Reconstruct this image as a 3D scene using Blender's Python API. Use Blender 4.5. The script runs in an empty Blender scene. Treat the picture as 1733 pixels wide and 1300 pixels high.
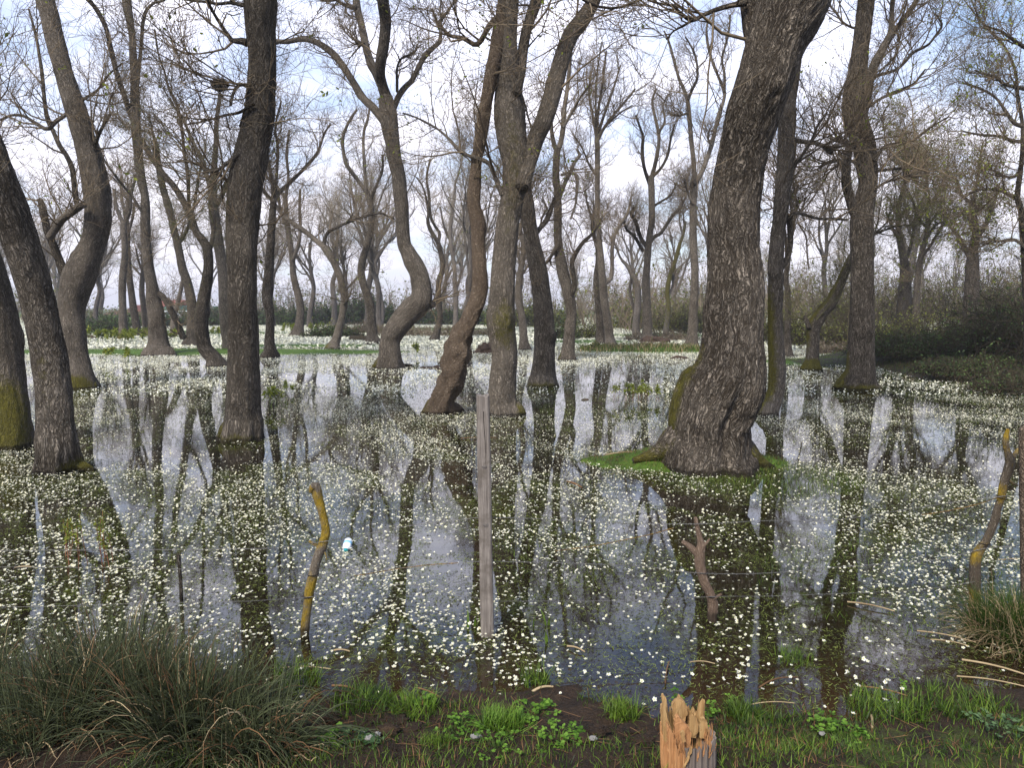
import bpy, math, random
import numpy as np
from mathutils import Vector

R = math.radians
rng = np.random.default_rng(11)
random.seed(11)
scene = bpy.context.scene
COL = scene.collection

# ------------------------------------------------------------------ camera
F_PX, CX, CY, CAM_H = 1250.0, 866.5, 650.0, 1.75
PITCH = math.atan((650 - 522) / F_PX)
cam_data = bpy.data.cameras.new('camera')
cam_data.sensor_width = 36.0
cam_data.lens = 36.0 * F_PX / 1733.0
cam_data.clip_start = 0.05
cam_data.clip_end = 5000.0
cam = bpy.data.objects.new('camera', cam_data)
COL.objects.link(cam)
cam.location = (0, 0, CAM_H)
cam.rotation_euler = (math.pi / 2 - PITCH, 0, 0)
scene.camera = cam

# ------------------------------------------------------------------ sky, sun, exposure
SUN_EL, SUN_AZ = 48.0, 205.0          # azimuth: 0 = +Y (view direction), clockwise
world = bpy.data.worlds.new('World')
scene.world = world
world.use_nodes = True
nt = world.node_tree
nt.nodes.clear()
def wn(t, **kw):
    n = nt.nodes.new(t)
    for k, v in kw.items():
        setattr(n, k, v)
    return n
out = wn('ShaderNodeOutputWorld')
sky = wn('ShaderNodeTexSky', sky_type='NISHITA', sun_disc=False)
sky.sun_elevation = R(SUN_EL)
sky.sun_rotation = R(SUN_AZ)
sky.air_density = 1.0; sky.dust_density = 0.6; sky.ozone_density = 1.6
bg1 = wn('ShaderNodeBackground'); bg1.inputs[1].default_value = 0.125
bg2 = wn('ShaderNodeBackground'); bg2.inputs[1].default_value = 1.0
tc = wn('ShaderNodeTexCoord')
sep = wn('ShaderNodeSeparateXYZ')
nt.links.new(tc.outputs['Generated'], sep.inputs[0])
def wmath(op, a, b=None, c=None, clamp=False):
    n = wn('ShaderNodeMath', operation=op)
    n.use_clamp = clamp
    for i, v in enumerate((a, b, c)):
        if v is None:
            continue
        if isinstance(v, (int, float)):
            n.inputs[i].default_value = v
        else:
            nt.links.new(v, n.inputs[i])
    return n.outputs[0]
zc = wmath('MAXIMUM', sep.outputs[2], 0.0)
den = wmath('ADD', zc, 0.22)
comb = wn('ShaderNodeCombineXYZ')
nt.links.new(wmath('DIVIDE', sep.outputs[0], den), comb.inputs[0])
nt.links.new(wmath('DIVIDE', sep.outputs[1], den), comb.inputs[1])
no = wn('ShaderNodeTexNoise'); no.inputs['Scale'].default_value = 2.3
no.inputs['Detail'].default_value = 9; no.inputs['Roughness'].default_value = 0.56
no.inputs['Distortion'].default_value = 0.25
nt.links.new(comb.outputs[0], no.inputs['Vector'])
no2 = wn('ShaderNodeTexNoise'); no2.inputs['Scale'].default_value = 0.9
no2.inputs['Detail'].default_value = 4
nt.links.new(comb.outputs[0], no2.inputs['Vector'])
cov = wmath('ADD', wmath('MULTIPLY', no.outputs[0], 0.62), wmath('MULTIPLY', no2.outputs[0], 0.5))
# cloud cover thins towards the zenith, where the photograph's water mirrors blue
cov = wmath('ADD', wmath('SUBTRACT', cov, wmath('MULTIPLY', wmath('POWER', zc, 1.6), 0.62)), 0.02)
thin = wn('ShaderNodeMapRange', interpolation_type='SMOOTHSTEP'); thin.inputs['From Min'].default_value = 0.37; thin.inputs['From Max'].default_value = 0.50
thin.inputs['To Max'].default_value = 0.17; nt.links.new(zc, thin.inputs[0])
cov = wmath('SUBTRACT', cov, thin.outputs[0])
ramp = wn('ShaderNodeValToRGB')
ramp.color_ramp.elements[0].position = 0.30
ramp.color_ramp.elements[1].position = 0.56
nt.links.new(cov, ramp.inputs[0])
cr = wn('ShaderNodeValToRGB')
cr.color_ramp.elements[0].position = 0.42; cr.color_ramp.elements[0].color = (0.45, 0.465, 0.58, 1)
cr.color_ramp.elements[1].position = 0.62; cr.color_ramp.elements[1].color = (0.74, 0.72, 0.79, 1)
nt.links.new(cov, cr.inputs[0])
nt.links.new(cr.outputs[0], bg2.inputs[0])
# extra cloud brightness by height, added to lift the reflections in the water
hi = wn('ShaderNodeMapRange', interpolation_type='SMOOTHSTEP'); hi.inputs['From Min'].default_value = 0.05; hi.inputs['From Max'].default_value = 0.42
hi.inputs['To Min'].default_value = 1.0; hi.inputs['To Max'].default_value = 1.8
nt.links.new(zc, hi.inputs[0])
mixs = wn('ShaderNodeMixShader')
nt.links.new(sky.outputs[0], bg1.inputs[0])
nt.links.new(ramp.outputs[0], mixs.inputs[0])
nt.links.new(bg1.outputs[0], mixs.inputs[1])
nt.links.new(bg2.outputs[0], mixs.inputs[2])
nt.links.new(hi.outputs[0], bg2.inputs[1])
nt.links.new(mixs.outputs[0], out.inputs[0])

sun_data = bpy.data.lights.new('sun', 'SUN')
sun_data.energy = 3.0
sun_data.angle = R(14)
sun_data.color = (1.0, 0.93, 0.82)
sun = bpy.data.objects.new('sun', sun_data)
COL.objects.link(sun)
_az, _el = R(SUN_AZ), R(SUN_EL)
_d = Vector((math.sin(_az) * math.cos(_el), math.cos(_az) * math.cos(_el), math.sin(_el)))
sun.rotation_euler = (-_d).to_track_quat('-Z', 'Y').to_euler()
scene.view_settings.view_transform = 'Standard'
scene.view_settings.look = 'None'
scene.view_settings.exposure = 0.92
scene.view_settings.gamma = 1.0
scene.cycles.use_denoising = True
scene.cycles.max_bounces = 6
scene.cycles.diffuse_bounces = 3
scene.cycles.glossy_bounces = 3
scene.cycles.caustics_reflective = False
scene.cycles.caustics_refractive = False

# ------------------------------------------------------------------ pixel -> world helpers
def ray(px, py):
    x = (px - CX) / F_PX
    y = -(py - CY) / F_PX
    c, s = math.cos(PITCH), math.sin(PITCH)
    return np.array([x, c + y * s, -s + y * c])
def ground_pt(px, py, z=0.0):
    d = ray(px, py)
    t = (CAM_H - z) / -d[2]
    return np.array([d[0] * t, d[1] * t, z])
def at(px, py, Y):
    d = ray(px, py)
    t = Y / d[1]
    return np.array([d[0] * t, Y, CAM_H + d[2] * t]), t

# ------------------------------------------------------------------ mesh building
class Geo:
    def __init__(self):
        self.v, self.p, self.n, self.bc, self.moss = [], [], 0, [], []
    def add(self, v, p, m=0, bc=None, moss=None):
        v = np.asarray(v, float).reshape(-1, 3)
        p = np.asarray(p, np.int64)
        self.v.append(v); self.p.append((p + self.n, m)); self.n += len(v)
        self.bc.append(v * 1.0 if bc is None else bc)
        self.moss.append(np.zeros(len(v)) if moss is None else moss)
        return self
    def obj(self, name, mats, parent=None, origin=(0, 0, 0), smooth=True, attrs=False, local=False):
        me = bpy.data.meshes.new(name)
        v = np.concatenate(self.v)
        if not local:
            v = v - np.asarray(origin, float)
        me.vertices.add(len(v)); me.vertices.foreach_set('co', v.astype(np.float32).ravel())
        nl = sum(p.size for p, _ in self.p); nf = sum(len(p) for p, _ in self.p)
        me.loops.add(nl); me.polygons.add(nf)
        me.loops.foreach_set('vertex_index', np.concatenate([p.ravel() for p, _ in self.p]).astype(np.int32))
        tot = np.concatenate([np.full(len(p), p.shape[1]) for p, _ in self.p])
        me.polygons.foreach_set('loop_start', np.concatenate([[0], np.cumsum(tot)[:-1]]).astype(np.int32))
        me.polygons.foreach_set('material_index', np.concatenate([np.full(len(p), m) if np.isscalar(m) else m for p, m in self.p]).astype(np.int32))
        me.polygons.foreach_set('use_smooth', np.full(nf, smooth))
        if not isinstance(mats, (list, tuple)):
            mats = [mats]
        for m in mats:
            me.materials.append(m)
        if attrs:
            a = me.attributes.new('bc', 'FLOAT_VECTOR', 'POINT')
            a.data.foreach_set('vector', np.concatenate(self.bc).astype(np.float32).ravel())
            a = me.attributes.new('moss', 'FLOAT', 'POINT')
            a.data.foreach_set('value', np.concatenate(self.moss).astype(np.float32))
        me.update(calc_edges=True)
        me.validate()
        o = bpy.data.objects.new(name, me)
        COL.objects.link(o)
        if parent is None:
            o.location = origin
        else:
            o.parent = parent
        return o

def tag(o, label=None, cat=None, group=None, kind=None):
    if label: o['label'] = label
    if cat: o['category'] = cat
    if group: o['group'] = group
    if kind: o['kind'] = kind
    return o
def empty(name, loc, label=None, cat=None, group=None):
    o = bpy.data.objects.new(name, None)
    COL.objects.link(o)
    o.location = tuple(float(c) for c in loc)
    o.empty_display_size = 0.2
    return tag(o, label, cat, group)
def copy_tree(o, parent=None):
    c = o.copy(); COL.objects.link(c); c.parent = parent
    for ch in list(o.children):
        copy_tree(ch, c)
    return c

def norm(a):
    return a / np.maximum(np.linalg.norm(a, axis=-1, keepdims=True), 1e-9)

def tubes(geo, P, Rr, S=3, m=0):
    """batch of tubes: P [N,n,3], Rr [N,n]"""
    N, n, _ = P.shape
    if N == 0: return
    T = norm(np.gradient(P, axis=1))
    ref = np.zeros((N, 1, 3)); main = np.abs(norm(P[:, -1] - P[:, 0])).argmin(axis=1)
    ref[np.arange(N), 0, main] = 1
    U = norm(np.cross(T, ref)); V = np.cross(T, U)
    a = np.linspace(0, 2 * math.pi, S, endpoint=False)
    ring = (U[:, :, None] * np.cos(a)[None, None, :, None] + V[:, :, None] * np.sin(a)[None, None, :, None])
    verts = P[:, :, None] + ring * Rr[:, :, None, None]
    idx = np.arange(N * n * S).reshape(N, n, S)
    a0 = idx[:, :-1]; a1 = idx[:, 1:]
    q = np.stack([a0, np.roll(a0, -1, 2), np.roll(a1, -1, 2), a1], -1).reshape(-1, 4)
    geo.add(verts.reshape(-1, 3), q, m)

def resample(P, Rr, n):
    """smooth (Catmull-Rom) resampling of one polyline to n points"""
    P = np.asarray(P, float); Rr = np.asarray(Rr, float)
    k = len(P)
    Q = np.vstack([2 * P[0] - P[1], P, 2 * P[-1] - P[-2]])
    RQ = np.concatenate([[Rr[0]], Rr, [Rr[-1]]])
    outp, outr = [], []
    for i in range(k - 1):
        for t in np.linspace(0, 1, 10, endpoint=(i == k - 2)):
            p0, p1, p2, p3 = Q[i:i + 4]; r0, r1, r2, r3 = RQ[i:i + 4]
            f = lambda a, b, c, d: 0.5 * (2 * b + (c - a) * t + (2 * a - 5 * b + 4 * c - d) * t * t + (3 * b - a - 3 * c + d) * t ** 3)
            outp.append(f(p0, p1, p2, p3)); outr.append(max(0.001, f(r0, r1, r2, r3)))
    outp = np.array(outp); outr = np.array(outr)
    s = np.concatenate([[0], np.cumsum(np.linalg.norm(np.diff(outp, axis=0), axis=1))])
    u = np.linspace(0, s[-1], n)
    return np.stack([np.interp(u, s, outp[:, i]) for i in range(3)], 1), np.interp(u, s, outr), s[-1]

def wavy(q, seed, freq, n=6):
    """cheap smooth noise in [-1,1] on [...,3] points"""
    r = np.random.default_rng(seed)
    out = 0
    for _ in range(n):
        k = r.normal(size=3) * freq * (0.6 + r.random())
        out = out + np.sin(q @ k + r.random() * 6.28)
    return out / n * 1.4

def limb_mesh(geo, P, Rr, S, step, seed, flare=0.0, fh=0.35, lump=0.0, grooves=(), moss_fn=None, closed_tip=True, m=0, offs=0.0, knots=0, ridge=0.0):
    L = np.linalg.norm(np.diff(P, axis=0), axis=1).sum()
    n = max(4, int(L / step))
    P, Rr, L = resample(P, Rr, n)
    T = norm(np.gradient(P, axis=0))
    U = np.zeros_like(P); u = np.array([1.0, 0, 0])
    if abs(T[0] @ u) > 0.9: u = np.array([0, 1.0, 0])
    for i in range(n):
        u = u - T[i] * (u @ T[i]); u = u / np.linalg.norm(u); U[i] = u
    V = np.cross(T, U)
    a = np.linspace(0, 2 * math.pi, S, endpoint=False)
    s = np.linspace(0, L, n)[:, None] + offs
    A = a[None, :]
    r0 = Rr[:, None]
    bc = np.stack([r0 * np.cos(A), r0 * np.sin(A), s + 0 * A], -1)
    rd = np.maximum(Rr.mean(), 0.02)
    disp = 0.985 + 0.035 * wavy(bc * np.array([1, 1, 0.35]), seed, 1.6 / rd) + 0.022 * wavy(bc * np.array([1, 1, 0.3]), seed + 1, 4.5 / rd)
    z = P[:, 2][:, None]
    if flare:
        nr = 5 + seed % 3; ph = seed * 1.7
        lobes = np.clip(np.cos(nr * A + ph) * 0.6 + np.cos((nr - 2) * A + ph * 2.1) * 0.5, -0.12, 1)
        disp = disp + flare * np.exp(-np.clip(z, 0, 9) / fh) * lobes
    if lump:
        zz = np.exp(-((z - 0.9) / 0.95) ** 4)
        disp = disp + lump * zz * (wavy(bc, seed + 5, 9) + 0.6 * wavy(bc, seed + 6, 22, 8) + 0.35 * wavy(bc, seed + 7, 45, 8))
    for (z0, z1, ang, wd, dp) in grooves:
        da = (A - ang + math.pi) % (2 * math.pi) - math.pi
        zc_ = (z - (z0 + z1) / 2) / ((z1 - z0) / 2)
        disp = disp - dp * np.exp(-(da / wd) ** 2) * np.exp(-zc_ ** 4) 
    if ridge:
        sb = bc * np.array([1, 1, 0.20])
        w1 = 1 - np.abs(wavy(sb + 0.04 * wavy(bc, seed + 31, 5)[..., None], seed + 30, 38, 7)); w2 = 1 - np.abs(wavy(sb, seed + 32, 75, 7))
        disp = disp + ridge / np.maximum(r0, 0.05) * (w1 ** 2 * 0.75 + w2 ** 2 * 0.4 - 0.75)
    if knots:
        kr = np.random.default_rng(seed + 77)
        for _ in range(knots):
            ks, ka = kr.random() * L + offs, kr.random() * 6.28
            da = (A - ka + math.pi) % (2 * math.pi) - math.pi
            q2 = ((s - ks) / (r0 * 0.55)) ** 2 + (da / 0.42) ** 2
            disp = disp + (0.10 + 0.13 * kr.random()) * (np.exp(-q2) - 0.75 * np.exp(-q2 * 7))
    rr = r0 * disp
    v = P[:, None] + U[:, None] * (rr * np.cos(A))[..., None] + V[:, None] * (rr * np.sin(A))[..., None]
    idx = np.arange(n * S).reshape(n, S)
    a0 = idx[:-1]; a1 = idx[1:]
    q = np.stack([a0, np.roll(a0, -1, 1), np.roll(a1, -1, 1), a1], -1).reshape(-1, 4)
    vv = v.reshape(-1, 3)
    mo = moss_fn(v, A, bc).reshape(-1) if moss_fn else None
    geo.add(vv, q, m, bc.reshape(-1, 3), mo)
    if closed_tip:
        tip = np.vstack([v[-1], [P[-1] + T[-1] * Rr[-1] * 0.6]])
        tb = np.vstack([bc[-1], [[0, 0, s[-1, 0]]]])
        k = np.arange(S)
        geo.add(tip, np.stack([k, np.roll(k, -1), np.full(S, S)], -1), m, tb, np.zeros(S + 1))
        bot = np.vstack([v[0], [P[0] - T[0] * Rr[0] * 0.7]]); bb = np.vstack([bc[0], [[0, 0, s[0, 0]]]])
        geo.add(bot, np.stack([np.roll(k, -1), k, np.full(S, S)], -1), m, bb, np.zeros(S + 1))
    return P, Rr

def spawn(P, Rr, k, t0, t1, length, spread=0.9, up=0.15, m=5, wob=0.28, rf=0.55, rtip=0.0015, taper=0.5, r=None, rmax=9.0):
    """children polylines of a batch of parents -> [N*k, m, 3], radii"""
    r = r or rng
    N, n, _ = P.shape
    if N == 0 or k == 0:
        return np.zeros((0, m, 3)), np.zeros((0, m))
    t = t0 + (t1 - t0) * (np.arange(k)[None] + r.random((N, k))) / k
    f = t * (n - 1); i = np.minimum(f.astype(int), n - 2); w = f - i
    ar = np.arange(N)[:, None]
    p = P[ar, i] * (1 - w[..., None]) + P[ar, i + 1] * w[..., None]
    tan = norm(P[ar, i + 1] - P[ar, i])
    r0 = Rr[ar, i] * (1 - w) + Rr[ar, i + 1] * w
    rnd = r.normal(size=(N, k, 3))
    perp = norm(rnd - tan * (rnd * tan).sum(-1, keepdims=True))
    th = spread * (0.65 + 0.7 * r.random((N, k, 1)))
    d = norm(tan * np.cos(th) + perp * np.sin(th)).reshape(-1, 3)
    L = (length * (0.45 + 0.9 * r.random((N, k))) * (1 - taper * (t - t0) / max(t1 - t0, 1e-6))).reshape(-1, 1)
    rs = np.minimum(r0 * rf, rmax).reshape(-1)
    p = p.reshape(-1, 3)
    pts = [p]
    bend = r.normal(size=d.shape) * wob * 0.5
    for j in range(1, m):
        d = norm(d + r.normal(size=d.shape) * wob + bend + np.array([0, 0, up]))
        p = p + d * L / (m - 1)
        pts.append(p)
    Q = np.stack(pts, 1)
    u = np.linspace(0, 1, m)[None]
    rad = rs[:, None] * (1 - u) ** 0.9 + rtip
    return Q, rad

# scatter copies of a small template (verts, polys, mats)
def scatter(geo, tv, tp, pos, yaw, scale, tilt=None, tdir=None, mat=0):
    tv = np.asarray(tv, float); tp = np.asarray(tp)
    N = len(pos); V = len(tv)
    if N == 0: return
    sc = np.asarray(scale, float)
    if sc.ndim == 0: sc = np.full(N, sc)
    if sc.ndim == 1: sc = np.repeat(sc[:, None], 3, 1)
    q = tv[None] * sc[:, None]
    c, s = np.cos(yaw)[:, None], np.sin(yaw)[:, None]
    x = q[..., 0] * c - q[..., 1] * s; y = q[..., 0] * s + q[..., 1] * c; z = q[..., 2]
    if tilt is not None:
        # rotate about a horizontal axis at angle tdir
        ca, sa = np.cos(tilt)[:, None], np.sin(tilt)[:, None]
        ax, ay = np.cos(tdir)[:, None], np.sin(tdir)[:, None]
        along = x * ax + y * ay; across = -x * ay + y * ax
        a2 = across * ca - z * sa; z = across * sa + z * ca
        x = along * ax - a2 * ay; y = along * ay + a2 * ax
    v = np.stack([x, y, z], -1) + pos[:, None]
    off = (np.arange(N) * V)[:, None, None]
    geo.add(v.reshape(-1, 3), (tp[None] + off).reshape(-1, tp.shape[1]), mat)

def strip_polys(n):
    i = np.arange(n - 1) * 2
    return np.stack([i, i + 1, i + 3, i + 2], -1)

# ------------------------------------------------------------------ materials
def new_mat(name):
    m = bpy.data.materials.new(name); m.use_nodes = True
    m.node_tree.nodes.clear()
    return m, NT(m.node_tree)
class NT:
    def __init__(s, t): s.t = t
    def n(s, ty, ins=None, **kw):
        n = s.t.nodes.new(ty)
        for k, v in kw.items(): setattr(n, k, v)
        for k, v in (ins or {}).items(): s.set(n, k, v)
        return n
    def set(s, n, k, v):
        if hasattr(v, 'is_output'): s.t.links.new(v, n.inputs[k])
        else: n.inputs[k].default_value = v
    def math(s, op, a, b=0.0, clamp=False):
        n = s.n('ShaderNodeMath', operation=op); n.use_clamp = clamp
        s.set(n, 0, a); s.set(n, 1, b)
        return n.outputs[0]
    def ramp(s, f, stops):
        n = s.n('ShaderNodeValToRGB'); s.set(n, 0, f)
        e = n.color_ramp.elements
        e[0].position, e[0].color = stops[0][0], (*stops[0][1], 1)
        e[1].position, e[1].color = stops[-1][0], (*stops[-1][1], 1)
        for p, c in stops[1:-1]:
            x = e.new(p); x.color = (*c, 1)
        return n.outputs[0]
    def mix(s, f, a, b):
        n = s.n('ShaderNodeMix', data_type='RGBA')
        s.set(n, 0, f)
        for i, v in ((6, a), (7, b)):
            s.set(n, i, v if hasattr(v, 'is_output') else (*v, 1))
        return n.outputs[2]
    def noise(s, vec, scale, detail=4, rough=0.55, dist=0.0):
        n = s.n('ShaderNodeTexNoise', {'Scale': scale, 'Detail': detail, 'Roughness': rough, 'Distortion': dist})
        if vec is not None: s.set(n, 'Vector', vec)
        return n.outputs[0]
    def map(s, vec, scale):
        n = s.n('ShaderNodeMapping'); s.set(n, 'Vector', vec); n.inputs['Scale'].default_value = scale
        return n.outputs[0]
    def out(s, bsdf):
        o = s.n('ShaderNodeOutputMaterial'); s.t.links.new(bsdf, o.inputs[0])
    def bsdf(s, col, rough=0.8, normal=None, spec=0.3, **ins):
        n = s.n('ShaderNodeBsdfPrincipled')
        s.set(n, 'Base Color', col if hasattr(col, 'is_output') else (*col, 1))
        s.set(n, 'Roughness', rough); n.inputs['Specular IOR Level'].default_value = spec
        for k, v in ins.items(): s.set(n, k, v)
        if normal is not None: s.set(n, 'Normal', normal)
        return n.outputs[0]
    def bump(s, h, strength=1.0, dist=0.02, normal=None):
        n = s.n('ShaderNodeBump', {'Strength': strength, 'Distance': dist, 'Height': h})
        if normal is not None: s.set(n, 'Normal', normal)
        return n.outputs[0]

def bark_mat(name, dark, light, moss=(0.105, 0.095, 0.012), scale=20.0, dist=0.032, stretch=0.17, ms=1.0):
    m, t = new_mat(name)
    a = t.n('ShaderNodeAttribute', attribute_name='bc').outputs['Vector']
    mo = t.n('ShaderNodeAttribute', attribute_name='moss').outputs['Fac']
    pos = t.n('ShaderNodeNewGeometry').outputs['Position']
    rnd = t.n('ShaderNodeObjectInfo').outputs['Random']
    warp = t.n('ShaderNodeTexNoise', {'Scale': 7.0, 'Detail': 3.0}); t.set(warp, 'Vector', a)
    wv = t.n('ShaderNodeVectorMath', operation='MULTIPLY_ADD')
    t.set(wv, 0, warp.outputs['Color']); wv.inputs[1].default_value = (0.10, 0.10, 0.22); t.set(wv, 2, a)
    q = t.map(wv.outputs[0], (1, 1, stretch))
    na = t.noise(q, scale * 1.15, 3, 0.5, 0.6)
    ra = t.math('ABSOLUTE', t.math('SUBTRACT', na, 0.5))
    nb = t.noise(t.map(q, (1.1, 1.1, 1.6)), scale * 2.1, 3, 0.55, 0.3)
    rb = t.math('ABSOLUTE', t.math('SUBTRACT', nb, 0.5))
    ridge = t.math('MULTIPLY', t.math('MINIMUM', ra, t.math('ADD', rb, 0.012)), 6.5, clamp=True)
    fine = t.noise(q, scale * 5, 5, 0.7)
    h = t.math('ADD', t.math('MULTIPLY', ridge, 0.80), t.math('MULTIPLY', fine, 0.42))
    big = t.noise(pos, 1.7, 4, 0.6)
    tone = t.math('ADD', t.math('MULTIPLY', h, 0.72), t.math('MULTIPLY', big, 0.42))
    tone = t.math('ADD', tone, t.math('MULTIPLY', t.math('SUBTRACT', rnd, 0.5), 0.25))
    col = t.ramp(tone, [(0.34, dark), (0.66, tuple((d + l) / 2 for d, l in zip(dark, light))), (0.98, light)])
    # moss and lichen where the tree wears them
    mn = t.noise(a, 9.0 * ms, 6, 0.7)
    mn2 = t.noise(a, 28.0 * ms, 5, 0.75)
    mf = t.math('MULTIPLY', t.math('SUBTRACT', t.math('ADD', mo, t.math('ADD', t.math('MULTIPLY', mn, 0.75), t.math('MULTIPLY', mn2, 0.55))), 0.93), 3.5, clamp=True)
    mf = t.math('MULTIPLY', mf, 0.88)
    mc = t.mix(t.noise(a, 30.0, 3), tuple(c * 0.45 for c in moss), tuple(c * 1.25 for c in moss))
    col = t.mix(mf, col, mc)
    # pale lichen flecks
    lf = t.ramp(t.noise(a, 38.0, 2), [(0.70, (0, 0, 0)), (0.76, (0.55,) * 3)])
    col = t.mix(lf, col, (0.30, 0.31, 0.27))
    # wet dark line where the trunk stands in water
    sp = t.n('ShaderNodeSeparateXYZ'); t.set(sp, 0, pos)
    wl = t.math('ADD', sp.outputs[2], t.math('MULTIPLY', mn, -0.09))
    wet = t.n('ShaderNodeMapRange', {'From Min': 0.0, 'From Max': 0.03, 'To Min': 1.0, 'To Max': 0.0}); t.set(wet, 0, wl)
    col = t.mix(t.math('MULTIPLY', wet.outputs[0], 0.75), col, (0.012, 0.009, 0.006))
    t.out(t.bsdf(col, 0.9, t.bump(h, 1.0, dist), spec=0.15))
    return m

BARK = bark_mat('ash_bark', (0.030, 0.024, 0.017), (0.31, 0.265, 0.215))
BARK_BIG = bark_mat('furrowed_bark', (0.030, 0.023, 0.016), (0.36, 0.305, 0.245), scale=17.0, dist=0.045, stretch=0.15)
BARK_DARK = bark_mat('dark_bark', (0.026, 0.021, 0.015), (0.24, 0.205, 0.165))
BARK_WARM = bark_mat('warm_knotted_bark', (0.11, 0.08, 0.056), (0.42, 0.33, 0.24), scale=22.0, dist=0.03, stretch=0.6)
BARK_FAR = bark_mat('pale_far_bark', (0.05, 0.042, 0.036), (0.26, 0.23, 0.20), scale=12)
LICHEN_WOOD = bark_mat('lichen_wood', (0.07, 0.055, 0.04), (0.33, 0.28, 0.22), moss=(0.30, 0.20, 0.012), scale=60.0, dist=0.006, ms=3.5)
DEAD_WOOD = bark_mat('dead_wood', (0.05, 0.03, 0.02), (0.26, 0.19, 0.14), scale=55.0, dist=0.005)

def simple(name, c1, c2, scale=8.0, rough=0.8, obj_rand=0.0, transl=0.0, spec=0.25):
    m, t = new_mat(name)
    pos = t.n('ShaderNodeNewGeometry')
    f = t.noise(pos.outputs['Position'], scale, 4, 0.6)
    f = t.math('ADD', f, t.math('MULTIPLY', t.math('SUBTRACT', pos.outputs['Random Per Island'], 0.5), 0.55))
    col = t.ramp(f, [(0.25, c1), (0.75, c2)])
    b = t.bsdf(col, rough, spec=spec)
    if transl:
        tr = t.n('ShaderNodeBsdfTranslucent'); t.set(tr, 0, col)
        mx = t.n('ShaderNodeMixShader', {0: transl}); t.set(mx, 1, b); t.set(mx, 2, tr.outputs[0])
        b = mx.outputs[0]
    t.out(b)
    return m
TWIG = simple('twig_bark', (0.075, 0.054, 0.034), (0.22, 0.17, 0.11), 1.0)
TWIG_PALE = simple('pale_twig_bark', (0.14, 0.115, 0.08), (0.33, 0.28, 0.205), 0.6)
TWIG_MOSSY = simple('mossy_twig_bark', (0.045, 0.042, 0.018), (0.13, 0.12, 0.05), 1.5)
BRUSH = simple('brush_stems', (0.08, 0.062, 0.042), (0.22, 0.175, 0.12), 0.5)
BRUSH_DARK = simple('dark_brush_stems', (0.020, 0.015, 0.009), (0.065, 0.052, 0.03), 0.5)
LEAF_SPRING = simple('spring_leaf', (0.13, 0.17, 0.018), (0.30, 0.33, 0.05), 3.0, 0.6, transl=0.45)
LEAF_OLIVE = simple('olive_leaf', (0.075, 0.09, 0.016), (0.21, 0.225, 0.05), 1.2, 0.6, transl=0.4)
LEAF_DARK = simple('dark_bramble_leaf', (0.016, 0.032, 0.008), (0.075, 0.12, 0.03), 1.0, 0.6, transl=0.15)
PETAL = simple('white_petal', (0.70, 0.68, 0.46), (0.88, 0.88, 0.80), 30.0, 0.6, transl=0.25)
PETAL_FAR = simple('cream_petal', (0.70, 0.70, 0.52), (0.88, 0.88, 0.76), 1.5, 0.6, transl=0.25)
STAMEN = simple('yellow_stamen', (0.65, 0.42, 0.02), (0.8, 0.6, 0.05), 30.0, 0.6)
WEED = simple('pond_weed', (0.016, 0.020, 0.005), (0.20, 0.24, 0.055), 2.5, 0.6, transl=0.2)
GRASS = simple('fresh_grass', (0.035, 0.075, 0.008), (0.16, 0.25, 0.03), 4.0, 0.5, transl=0.35)
GRASS_DARK = simple('dark_grass', (0.016, 0.036, 0.006), (0.07, 0.12, 0.02), 4.0, 0.5, transl=0.3)
RUSH = simple('rush_green', (0.018, 0.024, 0.010), (0.09, 0.105, 0.05), 3.0, 0.45, transl=0.1)
STRAW = simple('dry_straw', (0.16, 0.10, 0.05), (0.46, 0.36, 0.21), 4.0, 0.7)
RUST_LEAF = simple('dead_brown_blades', (0.045, 0.022, 0.010), (0.20, 0.11, 0.05), 4.0, 0.7)
HERB = simple('herb_leaf', (0.05, 0.12, 0.01), (0.17, 0.31, 0.04), 6.0, 0.5, transl=0.35)
RED_STEM = simple('red_stem', (0.10, 0.04, 0.02), (0.26, 0.11, 0.06), 6.0, 0.6)
# ------------------------------------------------------------------ ground and water
def sstep(a, b, x):
    t = np.clip((x - a) / (b - a), 0, 1); return t * t * (3 - 2 * t)
def wn2(x, y, seed, f):
    return wavy(np.stack([x, y, 0 * x], -1), seed, f)
def shore_y(x):
    return 3.12 + 0.07 * np.sin(x * 3.1 + 1) + 0.05 * np.sin(x * 7.3) + 0.20 * sstep(-0.75, -1.3, x) + 0.14 * sstep(1.9, 2.6, x) * 0
ISLES = [  # x, y, rx, ry, height, grass
    (2.0, 8.32, 1.12, 0.50, 0.10, 0.75), (-13.5, 29.8, 9.0, 1.7, 0.07, 1.0), (-9.5, 34.5, 4.6, 1.3, 0.06, 0.9), (-24, 52, 9, 3, 0.15, 0.8),
    (5.9, 30.5, 3.1, 1.3, 0.12, 1.0), (12.6, 24.0, 4.2, 1.9, 0.14, 1.0), (-2.0, 21.8, 0.9, 0.35, 0.05, 0.3),
    (3.6, 38, 3.0, 1.6, 0.12, .8), (-7, 60, 9, 3.2, 0.15, 0.7), (9.5, 47, 4, 2.0, 0.15, .7)]
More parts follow.
